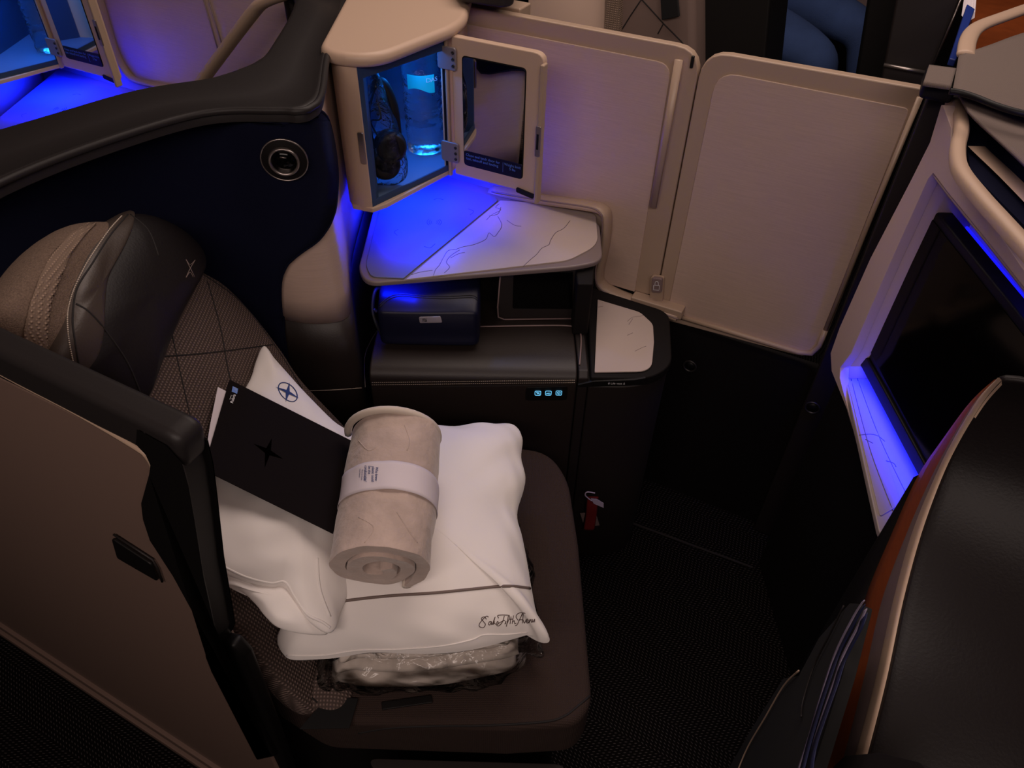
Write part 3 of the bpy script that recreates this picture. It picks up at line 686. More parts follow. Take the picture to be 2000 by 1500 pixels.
text('plate_text', '1926', lambda a, b: hp[3]+(hp[2]-hp[3])*(a*.11+.12)+(hp[0]-hp[3])*(b*.7+.25)+V((0, -.0020, 0)), M['seam'], pl_, bold=.03)
tubes('wrist_strap', [cr([V(p) for p in ((-.243, 1.25, .715), (-.256, 1.235, .72), (-.262, 1.215, .69), (-.256, 1.20, .665), (-.247, 1.195, .640), (-.240, 1.188, .630))], 6)], (.001, .004), M['zip'], ab, seg=6)
box('strap_buckle', (-.255, 1.207, .69), ((.004, 0, -.008), (.003, .003, 0), (0, .004, 0)), M['metal'], ab, bevel=.0005)

# ---------------------------------------------------------------- seat
seat = root('airline_chair', (-.15, .75, 0), 'brown suite seat with dotted fabric backrest and leather headrest, piled with bedding', 'seat')
NB = V((1, 0, .5)).normalized(); k_ = V((1, 0, .5)).length
def bk(px, py, d): return on(px, py, (1, 0, .5), -.035+d)
bo = [bk(397, 533, 0), bk(440, 560, 0), bk(490, 612, 0), bk(545, 683, 0), bk(590, 748, 0), V((-.30, 1.035, .50)), V((-.265, .98, .45)), V((-.262, .75, .45)), V((-.262, .52, .45)), V((-.29, .465, .50)), V((-.38, .46, .68)), V((-.46, .47, .86)), V((-.545, .54, 1.04)), V((-.572, .70, 1.09)), V((-.565, .85, 1.075)), V((-.53, .95, 1.0))]
bo = [clr(p, .30) for p in bo]
back = inflate('backrest', bo, NB, .012, .09, M['mesh'], seat, p=6, q=.5, rings=14)
tb = bvh(back)
strokes('backrest_seam', tb, [[(305, 697), (400, 690), (520, 675), (560, 668)], [(405, 550), (430, 640), (448, 735), (470, 800)], [(335, 650), (350, 720), (375, 830), (385, 880)], [(395, 535), (470, 590), (540, 680), (590, 760)]], .0011, M['seam'], seat, off=.0002)
wing = inflate('shoulder_wing', [clr(p, .30) for p in [bk(185, 437, .01), bk(120, 446, .01), bk(60, 485, .01), bk(5, 555, .01), bk(-60, 650, 0), bk(-30, 720, 0), bk(60, 720, 0), bk(130, 700, .01), bk(150, 560, .01), bk(215, 450, .01)]], NB, .045, .06, M['tweed'], seat, p=3, q=.5)
tg = bvh(wing)
wr_ = []
for a, b, w in ((180, 440, 8), (150, 462, 14), (118, 500, 17), (95, 545, 19), (78, 590, 20), (68, 640, 22), (66, 690, 24), (70, 720, 24)):
    wr_.append([(a-w+j*2*w/6, b) for j in range(7)])
patch('woven_strip', tg, wr_, M['weave'], seat, off=.004, solid=.003)
hw = inflate('headrest_wing', [bk(252, 418, .02), bk(200, 436, .02), bk(150, 476, .025), bk(115, 530, .025), bk(93, 590, .025), bk(84, 650, .02), bk(84, 700, .02), bk(110, 730, .02), bk(165, 735, .02), bk(175, 640, .02), bk(190, 540, .02)], NB, .040, .05, M['leather2'], seat, p=3, q=.5)
ho = [bk(252, 419, .035), bk(300, 424, .035), bk(350, 448, .035), bk(385, 480, .035), bk(398, 512, .035), bk(388, 545, .035), bk(350, 615, .035), bk(318, 690, .03), bk(292, 760, .03), bk(278, 785, .03), bk(240, 775, .03), bk(190, 745, .03), bk(155, 728, .03), bk(140, 660, .035), bk(136, 600, .035), bk(155, 540, .035), bk(195, 480, .035), bk(225, 440, .035)]
head = inflate('headrest', ho, NB, .034, .05, M['leather'], seat, p=2.6, q=.55)
th_ = bvh(head, hw)
hsl = cr([V((a, b, 0)) for a, b in ((238, 422), (215, 447), (190, 482), (168, 517), (148, 557), (136, 592), (132, 620), (134, 660), (141, 700), (147, 724))], 10)
strokes('headrest_stitching', th_, [[(hsl[i].x, hsl[i].y), (hsl[i].lerp(hsl[i+1], .62).x, hsl[i].lerp(hsl[i+1], .62).y)] for i in range(len(hsl)-1)], .0009, M['thread'], seat, off=.0004, dense=1, smooth_line=False)
strokes('headrest_seam', th_, [[(250, 419), (215, 460), (180, 515), (150, 565), (142, 620), (146, 665), (157, 728)], [(255, 419), (290, 450), (310, 500)], [(148, 593), (175, 610), (210, 650), (250, 710), (275, 770)]], .0012, M['seam'], seat, off=0)
strokes('headrest_emblem', th_, [[(363, 507), (369, 519), (380, 541)], [(381, 508), (372, 523), (363, 542)], [(364, 508), (371, 517), (381, 508)], [(364, 541), (371, 532), (377, 541)]], .0005, M['grey_trim'], seat, off=.0003)
# cushion
co = [V((-.36, .53, .44)), V((-.26, .475, .44)), V((.02, .468, .44)), V((.125, .475, .44)), V((.150, .51, .44)), V((.148, .80, .44)), V((.138, .96, .44)), V((.10, 1.03, .44)), V((-.05, 1.05, .44)), V((-.42, 1.05, .44))]
def flatz(pt, r, s): return pt
cus = prism('seat_cushion', [p-UP*.07 for p in rnd(co, [.02, .02, 0, .05, .03, 0, .06, .06, 0, 0], 5)], (0, 0, .105), M['cloth'], seat, bevel=.035, seg=6)
tcu = bvh(cus)
strokes('cushion_seam', tcu, [[(700, 1432), (760, 1422), (850, 1418), (950, 1417), (1060, 1410), (1100, 1400), (1130, 1378), (1160, 1352)]], .0018, M['seam'], seat, off=0)
sf = inflate('side_bolster', [V((-.455, .60, .475)), V((-.33, .52, .475)), V((-.235, .485, .475)), V((-.22, .56, .475)), V((-.26, .75, .475)), V((-.36, .80, .50)), V((-.45, .7, .50))], UP, .022, .05, M['meshf'], seat, p=4, q=.6)
strokes('bolster_seam', bvh(sf), [[(448, 1235), (500, 1275), (560, 1322), (620, 1372)], [(520, 1260), (560, 1210)]], .0014, M['seam'], seat, off=0)
prism('seat_base', [V((-.40, .56, 0)), V((-.26, .50, 0)), V((.10, .50, 0)), V((.11, 1.02, 0)), V((-.40, 1.02, 0))], (0, 0, .372), M['deep'], seat, bevel=.01)
arm = prism('side_armrest', rnd([V((-.16, .415, .30)), V((.09, .36, .30)), V((.115, .452, .30)), V((-.20, .458, .30))], .02), (0, 0, .085), M['brownp'], seat, bevel=.018, seg=4)
bl = box('seat_latch', pZ(795, 1372, .478), ((.075, .012, 0), (-.003, .012, 0), (0, 0, .003)), M['dark'], seat, bevel=.001)

# seat belt strap on cushion, under the pillows
bs = prism('seat_belt', [pZ(585, 1425, .479), pZ(683, 1423, .479), pZ(700, 1365, .479), pZ(640, 1362, .479)], (0, 0, .003), M['blackcloth'], bevel=.001)
tag(bs, 'wide black seat belt strap at the edge of the seat cushion', 'seat belt')

# ---------------------------------------------------------------- bedding
dz = .478
def dv(px, py, z): return pZ(px, py, z)
du = root('folded_duvet', (-.1, .6, dz), 'folded grey-white duvet in clear film, bottom of the bedding pile on the seat', 'bedding')
for i, (z, hh, q0) in enumerate(((.502, .022, [(648, 1318), (660, 1330), (720, 1340), (850, 1338), (940, 1322), (1002, 1305), (1008, 1270)]), (.533, .020, [(652, 1300), (690, 1308), (800, 1312), (920, 1296), (1006, 1280), (1012, 1255)]), (.562, .018, [(660, 1282), (700, 1285), (820, 1285), (920, 1270), (975, 1262), (1000, 1240)]))):
    q1 = [dv(a, b, z) for a, b in q0]; a, b = q1[0], q1[-1]
    q1 += [V((b.x+.004, b.y+.12, z)), V((b.x-.03, b.y+.28, z)), V((-.12, .90, z)), V((a.x+.02, a.y+.30, z)), V((a.x-.004, a.y+.12, z))]
    inflate('duvet_fold', q1, UP, hh*.75, hh*.75, M['duvet'], du, p=8, q=.5, wr=.008, ws=14, rings=12)
def crink(pt, r, s): return pt+V((noise.noise(pt*35), noise.noise(pt*35+V((9, 2, 1))), noise.noise(pt*28+V((1, 7, 3)))*.8))*.010
q0 = [(640, 1322), (670, 1345), (760, 1352), (880, 1346), (960, 1334), (1010, 1312), (1024, 1275), (1064, 1270), (1050, 1228)]
q1 = [dv(a, b, .515) for a, b in q0]
q1 += [V((.035, .80, .515)), V((-.10, .93, .515)), V((-.26, .88, .515)), dv(625, 1300, .515)]
wrp = inflate('plastic_wrap', q1, UP, .062, .032, M['wrap'], du, p=7, q=.5, fn=crink, rings=26, n=12)

pil = root('large_pillow', (-.1, .75, .56), 'large white pillow with a grey cord line, lying on the wrapped duvet', 'pillow')
po = [(542, 1250), (552, 1276), (575, 1290), (640, 1286), (720, 1276), (800, 1276), (880, 1276), (950, 1262), (1000, 1250), (1036, 1240), (1056, 1254), (1072, 1253), (1070, 1238), (1050, 1205), (1040, 1160), (1030, 1100), (1020, 1050), (1010, 1005), (1022, 960), (1026, 930), (1018, 895), (1020, 855), (1002, 833), (960, 832), (900, 838), (840, 835), (760, 850), (700, 900), (640, 990), (600, 1100), (575, 1190), (556, 1225)]
def zed(a, b): return .600
def pilfn(pt, r, s):
    if s < 0: return pt
    e = max(0, 1-abs(r-.93)*9)
    return pt+UP*e*.004*math.sin(pt.x*55+pt.y*70)
pw = inflate('pillow_case', [pZ(a, b, zed(a, b)) for a, b in po], UP, .078, .028, M['white'], pil, p=2.7, q=.62, wr=.010, ws=7, cen=pZ(830, 1070, .6), fn=pilfn, rings=26, n=6)
tpw = bvh(pw)
strokes('cord_line', tpw, [[(640, 1180), (686, 1172), (760, 1164), (850, 1158), (920, 1151), (985, 1145), (1035, 1149), (1041, 1152)]], .0022, M['grey_trim'], pil, off=.0002)
strokes('edge_seam', tpw, [[(560, 1280), (600, 1281), (640, 1279), (700, 1270), (780, 1268), (860, 1262), (920, 1250), (945, 1240), (990, 1239), (1030, 1235)]], .0012, M['white'], pil, off=.0003)
# script embroidery
def sc(l): return [(936+x*1.0, 1223-y*1.0-x*.045) for x, y in l]
SF = [[(14, 13), (10, 18), (4, 15), (8, 9), (12, 3), (8, -3), (1, -1), (0, 4), (6, 12), (14, 19), (18, 17)],
      [(24, 8), (20, 8), (18, 3), (21, 2), (24, 8), (24, 2), (26, 4)], [(26, 3), (31, 17), (27, 2), (30, 8), (29, 5), (33, 2)], [(33, 3), (36, 8), (37, 3), (34, 2)],
      [(38, 14), (36, 19), (44, 20), (56, 19)], [(49, 18), (45, 6), (38, -1), (34, 1), (38, 4), (46, 8), (50, 9)], [(50, 2), (52, 8), (51, 2)], [(53, -3), (57, 18), (59, 14), (54, 2)],
      [(60, 2), (62, 16)], [(59, 11), (65, 11)], [(64, 2), (67, 18), (65, 6), (68, 8), (69, 2), (72, 3)],
      [(70, -2), (74, 0), (80, 12), (86, 22), (84, 2)], [(76, 8), (72, 14), (74, 20), (82, 23), (90, 21)], [(78, 9), (86, 9)], [(86, 8), (88, 2), (92, 9)], [(92, 5), (96, 7), (94, 10), (92, 5), (94, 2), (97, 4)],
      [(97, 2), (99, 9), (98, 3), (101, 9), (102, 3), (104, 5)], [(104, 9), (105, 3), (108, 9), (108, 3)]]
strokes('embroidery', tpw, [sc(l) for l in SF], .00062, M['brownthread'], pil, off=.0002, dense=5)

# second pillow leaning on the backrest
A3, B3, C3 = bk(515, 676, .03), pZ(692, 850, .70), pZ(640, 1236, .665)
NS = (B3-A3).cross(C3-A3).normalized()
if NS.z < 0: NS = -NS
dS = NS.dot(A3)
def S(px, py, k=0): return on(px, py, NS, dS+k)
sp_ = root('small_pillow', (-.35, .75, .60), 'white pillow with a blue compass emblem leaning on the backrest', 'pillow')
so = [(515, 676), (535, 700), (560, 728), (600, 772), (650, 822), (692, 856), (705, 930), (712, 1010), (700, 1080), (684, 1150), (664, 1200), (655, 1228), (636, 1236), (600, 1210), (580, 1178), (555, 1146), (530, 1146), (480, 1136), (430, 1112), (412, 1060), (410, 1010), (416, 960), (430, 880), (455, 800), (488, 742), (500, 705)]
sw = inflate('pillow_case', [S(a, b) for a, b in so], NS, .026, .035, M['white'], sp_, p=2.6, q=.6, wr=.015, ws=10, rings=22, n=5, cen=S(565, 960))
tsw = bvh(sw)
fo = [(432, 1108), (470, 1128), (530, 1140), (556, 1138), (580, 1170), (608, 1208), (640, 1238), (590, 1238), (545, 1226), (520, 1205), (500, 1180), (470, 1152), (440, 1140)]
inflate('open_hem', [S(a, b, -.012) for a, b in fo], NS, .010, .010, M['white'], sp_, p=3, q=.6, wr=.006, ws=16, rings=10, n=5)
strokes('hem_fold', tsw, [[(436, 1106), (480, 1127), (528, 1139), (556, 1137), (575, 1165), (600, 1200), (630, 1215), (645, 1226)], [(620, 1090), (625, 1150), (645, 1205)]], .0020, M['white'], sp_, off=-.0006)
# emblem
ec = (562, 766)
ring = [(ec[0]+21*math.cos(a)*.86+4*math.sin(a), ec[1]+18*math.sin(a)+5*math.cos(a)) for a in [i*2*math.pi/24 for i in range(25)]]
strokes('emblem_ring', tsw, [ring], .0009, M['blue_ink'], sp_, off=.0004, dense=2)
dirs = [(3, -18), (22, 13), (-4, 20), (-25, -10)]
star = []
for i, (a, b) in enumerate(dirs):
    star.append((ec[0]+a, ec[1]+b)); a2, b2 = dirs[(i+1) % 4]; L_ = math.hypot(a+a2, b+b2) or 1
    star.append((ec[0]+(a+a2)*.14, ec[1]+(b+b2)*.14))
flatfill('emblem_star', tsw, star, M['blue_ink'], sp_, off=.0012)

# menu folder
fc = [(448, 742), (699, 868), (650, 1043), (397, 918)]
mf = root('menu_folder', S(550, 900, .045), 'black card menu folder with a star, leaning across the white pillow', 'folder')
def G(px, py, k=.046): return S(px, py, k)
cov = [G(a, b) for a, b in fc]
prism('front_cover', cov, NS*.0012, M['black_card'], mf)
prism('back_cover', [G(a, b, .040) for a, b in ((446, 746), (690, 874), (652, 1036), (399, 905))], NS*.0012, M['black_card'], mf)
prism('pages', [G(a, b, .042) for a, b in ((425, 757), (447, 768), (640, 900), (560, 980), (399, 902), (410, 830))], NS*.0016, M['paper'], mf)
tf = bvh([o for o in bpy.data.objects if o.name == 'front_cover'][0])
ec = (523, 882); dirs = [(8, -26), (29, 14), (-6, 31), (-27, -15)]; star = []
for i, (a, b) in enumerate(dirs):
    star.append((ec[0]+a, ec[1]+b)); a2, b2 = dirs[(i+1) % 4]; star.append((ec[0]+(a+a2)*.16, ec[1]+(b+b2)*.16))
flatfill('star', tf, star, M['black_ink'], mf, off=.0004)
flatfill('logo_square', tf, [(454.5, 754.5), (465, 759.5), (463, 769.5), (452.5, 765)], M['lblue'], mf, off=.0004)
tubes('logo_lines', [[hit(tf, 456+i*1.6, 757+i*3, .0005), hit(tf, 462+i*.6, 758.5+i*3.4, .0005)] for i in range(3)], .0002, M['wprint'], mf)
text('title', 'Polaris', tmap(tf, (454.5, 788.5), (2.1, -6.2), (-7.6, -2.8)), M['wprint'], mf, bold=.02)
text('subtitle', 'menu', tmap(tf, (449.5, 781), (1.3, -3.7), (-3.4, -1.4)), M['wprint'], mf)

# rolled blanket
PN, PF = pZ(737, 1090, .735), pZ(768, 850, .765)
ax_ = (PF-PN).normalized(); w1 = ax_.cross(UP).normalized(); u1 = w1.cross(ax_).normalized()
rb_ = root('rolled_blanket', (PN+PF)/2-UP*.07, 'rolled taupe fleece blanket held by a white paper band', 'blanket')
L0 = (PF-PN).length; NSG = 34
def sec(phi, rad, t):
    return PN+ax_*t+(w1*math.cos(phi)*1.04+u1*math.sin(phi)*.96)*rad
turns, R0, Rm = 2.25, .012, .0625
rows = []
K = 130
END = math.radians(-62)
def secpts(t, jag):
    out = []; inn = []
    for i in range(K+1):
        f = i/K; phi = END+2*math.pi*turns*(1-f); r = R0+(Rm-R0)*f**.9; thk = .0104*(1 if f < .97 else (1-f)/.03*.5+.5)
        wob = 1+.035*math.sin(phi*2+.5)+.02*math.sin(phi*5+f*4)*(1-f)
        tail = max(0, (f-.92)/.08)
        rr = r*wob*(1+.03*math.sin(t/L0*math.pi))+tail*tail*.012
        bul = .014*(1-f)*jag
        out.append(sec(phi, rr+thk, t-bul+tail*(-.004))); inn.append(sec(phi, max(.001, rr-thk*.86), t-bul+tail*(-.004)))
    return out+inn[::-1]
ts = [(-.010, .8), (-.002, 1), (.008, .6), (.03, .2)]+[(L0*q, 0) for q in (.18, .25, .35, .45, .55, .65, .75, .85, .95, 1.0)]
rows = [secpts(t, j) for t, j in ts]
n_ = len(rows[0])
for ri_, row in enumerate(rows):
    for j in range(len(row)):
        row[j] = row[j]+V((noise.noise(row[j]*16), noise.noise(row[j]*16+V((4, 4, 4))), noise.noise(row[j]*16+V((8, 1, 2)))))*.004+V((noise.noise(row[j]*45), 0, noise.noise(row[j]*45+V((8, 1, 2)))))*.0020
vs0 = [p for r in rows for p in r]
fs0 = [[i*n_+j, i*n_+(j+1) % n_, (i+1)*n_+(j+1) % n_, (i+1)*n_+j] for i in range(len(rows)-1) for j in range(n_)]
for i, s in ((0, 0), (len(rows)-1, 1)):
    for j in range(K):
        a, b, c, d = i*n_+j, i*n_+j+1, i*n_+n_-2-j, i*n_+n_-1-j
        fs0.append([a, b, c, d])
bw = obj('blanket_roll', vs0, fs0, M['blanket'], rb_, smooth=True, bevel=.004, seg=3)
ed = [r[K] for r in rows]
tubes('edge_binding', [[p+(sec(END, 1, 0)-PN).normalized()*-.004 for p in ed]], .0065, M['blanket_edge'], rb_, seg=8)
tubes('end_binding', [[sec(math.radians(a), .0665, L0*1.005) for a in range(-40, 190, 10)]], .0060, M['blanket_edge'], rb_, seg=8)
tbw = bvh(bw)
def hug(phi, t, off):
    p = sec(phi, .16, t); c = PN+ax_*t; h = tbw.ray_cast(p, (c-p).normalized())
    return (h[0] if h[0] else sec(phi, .07, t))+(p-c).normalized()*off
bwr = []
for i in range(9):
    t = L0*(.35+.22*i/8); rr_ = [(hug(2*math.pi*j/60, t, 0)-(PN+ax_*t)).length for j in range(60)]
    rr_ = [max(max(rr_[(j+k) % 60]*math.cos(abs(k)*2*math.pi/60*.8) for k in range(-4, 5)), 0) for j in range(60)]
    bwr.append([sec(2*math.pi*j/60, 1, t).lerp(PN+ax_*t, 1)+(sec(2*math.pi*j/60, 1, t)-(PN+ax_*t)).normalized()*(rr_[j]+.0015) for j in range(60)])
band = loft('paper_band', bwr, M['paper'], rb_, closed=True, solid=.0006)
tbd = bvh(band)
uu, vv_ = (-.35, 9.0), (9.0, 1.1)
text('band_text', 'Who knew\nplastic could\nbe this\ncomfortable?', tmap(tbd, (734, 912), (-.25, 6.0), (7.4, 1.0)), M['blue_ink'], band, bold=.015, sp=.95)
text('band_small_text', 'made with recycled\n100 percent bottles\nreused material', tmap(tbd, (712, 917), (-.2, 2.7), (4.2, .6)), M['blue_ink'], band, sp=1.1)
strokes('quilting', bvh(bw, band), [[(790, 830), (800, 860), (795, 880)], [(700, 1010), (730, 1030), (712, 1060)], [(775, 1000), (800, 1040), (815, 1060)], [(700, 860), (720, 880), (740, 870)]], .0008, M['blanket'], rb_, off=0)

# ---------------------------------------------------------------- aisle partition
AD = .25
def ap(a, z, d=AD): return cab(a, d, z)
aisle = root('aisle_partition', ap(-1.0, 0), 'taupe aisle-side partition with a black post beside the seat', 'partition')
pn = prism('outer_panel', rnd([ap(-1.75, .03), ap(-.53, .03), ap(-.53, .90), ap(-.52, .96), ap(-.475, 1.03), ap(-.475, 1.105), ap(-1.75, 1.105)], [0, .01, .03, .02, .02, .03, 0]), C2*.03, M['kick'], aisle, bevel=.006, seg=4)
prism('top_cap', [ap(-1.75, 1.105, AD-.004), ap(-.50, 1.105, AD-.004), ap(-.435, 1.10, AD-.004), ap(-.425, 1.150, AD-.004), ap(-1.75, 1.152, AD-.004)], C2*.030, M['rim'], aisle, r=[0, 0, .02, .02, 0], bevel=.008, seg=4)
BD = AD+.024
rgt = [pD(a, b, BD)-C2*.030 for a, b in ((330, 808), (375, 832), (398, 858), (408, 900), (416, 960), (430, 1080), (445, 1165), (453, 1212), (448, 1225), (430, 1246), (440, 1275), (480, 1360), (525, 1455))]
lft = [pD(a, b, AD-.006) for a, b in ((535, 1480), (470, 1360), (345, 1130), (300, 1060), (287, 1020), (284, 990), (300, 935), (303, 915), (292, 890), (275, 872))]
prism('post', rgt+lft, C2*.030, M['dark'], aisle, bevel=.006, seg=4)
prism('post_lining', [pD(a, b, BD+.004)-C2*.004 for a, b in ((404, 862), (414, 900), (421, 960), (434, 1080), (449, 1165), (455, 1208), (448, 1205), (440, 1165), (424, 1080), (410, 960), (402, 900))], C2*.004, M['leather2'], aisle, bevel=.001)
lamp_ = tubes('red_tab', [[pD(422, 1068, BD+.004), pD(426, 1090, BD+.004)]], .0018, M['red'], aisle)
prism('lower_post', [pD(a, b, AD+.004) for a, b in ((425, 1255), (450, 1262), (475, 1290), (520, 1400), (560, 1500), (600, 1640), (560, 1640), (470, 1400))], C2*.02, M['dark'], aisle, bevel=.006)
prism('release_slot', rnd([pD(222, 1047, AD-.001), pD(300, 1098, AD-.001), pD(313, 1132, AD-.001), pD(233, 1086, AD-.001)], .006), -C2*.004, M['dark'], aisle, bevel=.0015)
tubes('slot_trim', [[pD(222, 1044, AD-.003), pD(298, 1093, AD-.003), pD(308, 1110, AD-.003), pD(317, 1136, AD-.003)]], .0015, M['rim'], aisle)
prism('kick_strip', [ap(-1.75, .028, AD-.008), ap(-.53, .028, AD-.008), ap(-.53, .052, AD-.008), ap(-1.75, .052, AD-.008)], C2*.01, M['kick'], aisle, bevel=.002)
prism('kick_strip', [ap(-1.70, .0, AD-.014), ap(-.53, .0, AD-.014), ap(-.53, .020, AD-.014), ap(-1.70, .020, AD-.014)], C2*.02, M['kick'], aisle, bevel=.002)
tubes('cap_seam', [[pD(282, 845, AD-.0045), pD(280, 880, AD-.0045)]], .001, M['seam'], aisle)
tubes('panel_bead', [cr([pD(a, b, AD-.001) for a, b in ((-200, 617), (0, 727), (150, 805), (268, 874), (290, 893), (300, 912), (299, 935))], 6)], .0035, M['beige_frame'], aisle)

# ---------------------------------------------------------------- television console in front of the seat
tv = root('television_niche', (.70, .9, .60), 'pale moulded niche with blue light strips around the black television', 'surround')
X0 = .66
fp_ = [(1838, 205), (1842, 206), (1858, 250), (1856, 290), (1874, 346), (1940, 440), (2000, 528), (2080, 660)]
inn = [(2080, 665), (2000, 562), (1930, 473), (1850, 375), (1822, 338), (1812, 350), (1740, 510), (1662, 690), (1641, 718), (1640, 738), (1720, 1050)]
otl = [(1716, 1060), (1690, 930), (1654, 800), (1624, 725), (1622, 690), (1640, 639), (1700, 504), (1780, 350), (1816, 278)]
pts = [pX(a, b, X0) for a, b in fp_+inn+otl]
fc_ = prism('front_frame', pts, (.018, 0, 0), M['lilac'], tv, bevel=.003)
wall_in = [pX(a, b, X0+.004) for a, b in inn[:-1]]
loft('niche_wall', [[p for p in wall_in], [V((.765, p.y+(0 if p.z > .9 else -.0), p.z)) for p in wall_in]], M['lilac'], tv, solid=.004)
prism('niche_back', [V((.768, 1.20, .60)), V((.768, .30, .60)), V((.768, .30, 1.12)), V((.768, 1.20, 1.12))], (.008, 0, 0), M['lilac'], tv)
SZ = .645
sh = [pZ(1650, 738, SZ), pZ(1716, 1034, SZ), V((.60, .45, SZ)), V((.765, .45, SZ)), V((.765, 1.06, SZ)), pZ(1685, 728, SZ)]
shf = prism('ledge', [V((p.x, p.y, SZ-.012)) for p in sh], (0, 0, .012), M['marble'], tv, bevel=.002)
prism('ledge_tray', rnd([V((p.x, p.y, SZ+.0002)) for p in (pZ(1655, 745, SZ), pZ(1718, 1010, SZ), pZ(1760, 985, SZ), pZ(1680, 745, SZ))], .006), (0, 0, .0015), M['marble'], tv, bevel=.0006)
tsh = bvh([o for o in bpy.data.objects if o.name == 'ledge_tray'][0], shf)
strokes('ledge_line', tsh, [[(1662, 740), (1700, 880), (1745, 1000)], [(1674, 738), (1720, 860), (1780, 985)], [(1678, 850), (1700, 848), (1715, 852), (1728, 862)], [(1690, 858), (1705, 866)], [(1730, 900), (1745, 905), (1750, 912)]], .0007, M['vein'], tv, off=.0002)
tv_under = prism('ledge_support', [V((.665, 1.09, 0)), V((.665, .45, 0)), V((.78, .45, 0)), V((.78, 1.09, 0))], (0, 0, .630), M['deep'], tv, bevel=.01)
prism('light_strip', [pX(1851, 412, .762), pX(1863, 409, .762), pX(2020, 600, .762), pX(2020, 640, .762)], (-.003, 0, 0), M['led'], tv)
tel = root('television', (.705, .84, .69), 'large black television screen facing the seat in the blue-lit niche', 'television')
TY0, TY1 = 1.108, .55
prism('bezel', rnd([V((.700, TY0, .700)), V((.700, TY1, .690)), V((.700, TY1, 1.005)), V((.700, TY0, 1.012))], [.008, .008, .008, .012]), (.028, 0, 0), M['dark'], tel, bevel=.004)
prism('display', rnd([V((.6985, TY0-.012, .714)), V((.6985, TY1+.012, .704)), V((.6985, TY1+.012, .991)), V((.6985, TY0-.012, .998))], .005), (.004, 0, 0), M['screen'], tel)
prism('lower_bar', [V((.696, TY0-.02, .672)), V((.696, TY1, .672)), V((.696, TY1, .700)), V((.696, TY0-.004, .700))], (.03, 0, 0), M['dark'], tel, bevel=.003)

# rim of the suite in front, above the television
Zr = 1.17
fr_ = root('stepped_moulding', (.75, 1.0, 1.0), 'cream stepped rim above the television niche', 'moulding')
cl = [(1864, 190), (1876, 208), (1883, 240), (1875, 280), (1882, 322), (1920, 372), (1960, 416), (2005, 465), (2080, 550)]
c3 = cr([pZ(a, b, Zr) for a, b in cl], 6); rows = []
for dx, z in ((-.008, -.016), (-.010, -.006), (-.006, 0), (.006, 0), (.010, -.006), (.010, -.016)):
    rows.append([p+V((dx, -dx*.3, z)) for p in c3])
loft('rim_moulding', rows, M['cream'], fr_)
c4 = cr([pZ(a, b, 1.152) for a, b in ((1890, 285), (1905, 300), (1950, 343), (2010, 405), (2080, 480))], 5)
loft('inner_step', [[p for p in c4], [p+V((.025, .0, 0)) for p in c4], [p+V((.03, 0, -.02)) for p in c4]], M['cream'], fr_)
prism('tray_well', [pZ(1876, 200, 1.145), pZ(2060, 300, 1.145), pZ(2080, 520, 1.145), pZ(1896, 335, 1.145)], (0, 0, -.01), M['navy'], fr_)
lp2 = cr([pZ(a, b, 1.2) for a, b in ((1886, 108), (1890, 82), (1900, 62), (1920, 48), (1960, 33), (2030, 8))], 6)
hd = tubes('wing_frame', [lp2], (.007, .014), M['cream'], seg=12, flat=UP); tag(hd, 'bent cream edge frame of the orange veneer board in the upper corner', 'moulding')
ow = prism('veneer_board', [pZ(1905, -40, 1.05), pZ(2100, -40, 1.05), pZ(2100, 75, 1.05), pZ(1893, 112, 1.05)], (0, 0, -.02), M['orange']); tag(ow, 'orange wood veneer board inside the cream edge frame', 'panel')
gc = root('grey_cover', pZ(1940, 150, 1.19), 'grey woven cover draped over the top of the suite in front', 'cover')
def sheet(name, q, z, m, parent, solid=.004, wr=.004):
    c0 = [pZ(a, b, z) for a, b in q]
    n = 10; rows = []
    for i in range(n+1):
        v = i/n; l = c0[0].lerp(c0[3], v); r = c0[1].lerp(c0[2], v)
        rows.append([l.lerp(r, j/n)+UP*wr*noise.noise(l.lerp(r, j/n)*9) for j in range(n+1)])
    return loft(name, rows, m, parent, solid=solid)
sheet('cover_panel', [(1874, 106), (2040, 48), (2040, 232), (1861, 176)], 1.205, M['greyfab'], gc)
sheet('cover_panel', [(1870, 190), (2040, 235), (2050, 372), (1890, 220)], 1.185, M['greyfab'], gc)
stp = root('strap', pZ(1835, 150, 1.2), 'short grey fabric strap over a black clip beside the sliding screen', 'strap')
sheet('strap_band', [(1815, 126), (1868, 133), (1858, 168), (1804, 160)], 1.205, M['greyfab'], stp, wr=0, solid=.006)
prism('clip', rnd([pZ(a, b, 1.17) for a, b in ((1798, 160), (1862, 172), (1856, 205), (1792, 192))], .008), (0, 0, .026), M['dark'], stp, bevel=.006)
cb = tubes('cable', [cr([pZ(a, b, 1.215) for a, b in ((1855, 178), (1875, 181), (1905, 190), (1950, 208), (2000, 222), (2060, 232))], 6)], .0045, M['dark'], seg=8); tag(cb, 'thick black cable running over the grey cover', 'cable')
lf = root('safety_leaflets', pZ(1880, 70, 1.2), 'blue and white leaflets tucked beside the orange board', 'leaflet')
prism('leaflet', [pZ(1849, 128, 1.16), pZ(1862, 131, 1.16), pZ(1899, 30, 1.18), pZ(1884, 20, 1.18)], (0, 0, .012), M['litblue'], lf, bevel=.002)
for k in range(3):
    prism('leaflet_page', [pZ(1878+k*6, 30-k*4, 1.18), pZ(1888+k*5, 44-k*3, 1.18), pZ(1893+k*5, -10, 1.19), pZ(1884+k*6, -10, 1.19)], (.004, 0, .003), M['paper'], lf)
text('leaflet_text', 'B-0ZAR', lambda a, b: pZ(1876+a*4.2-b*-7, 97-a*8.6+b*-1.5, 1.1925), M['wprint'], lf)

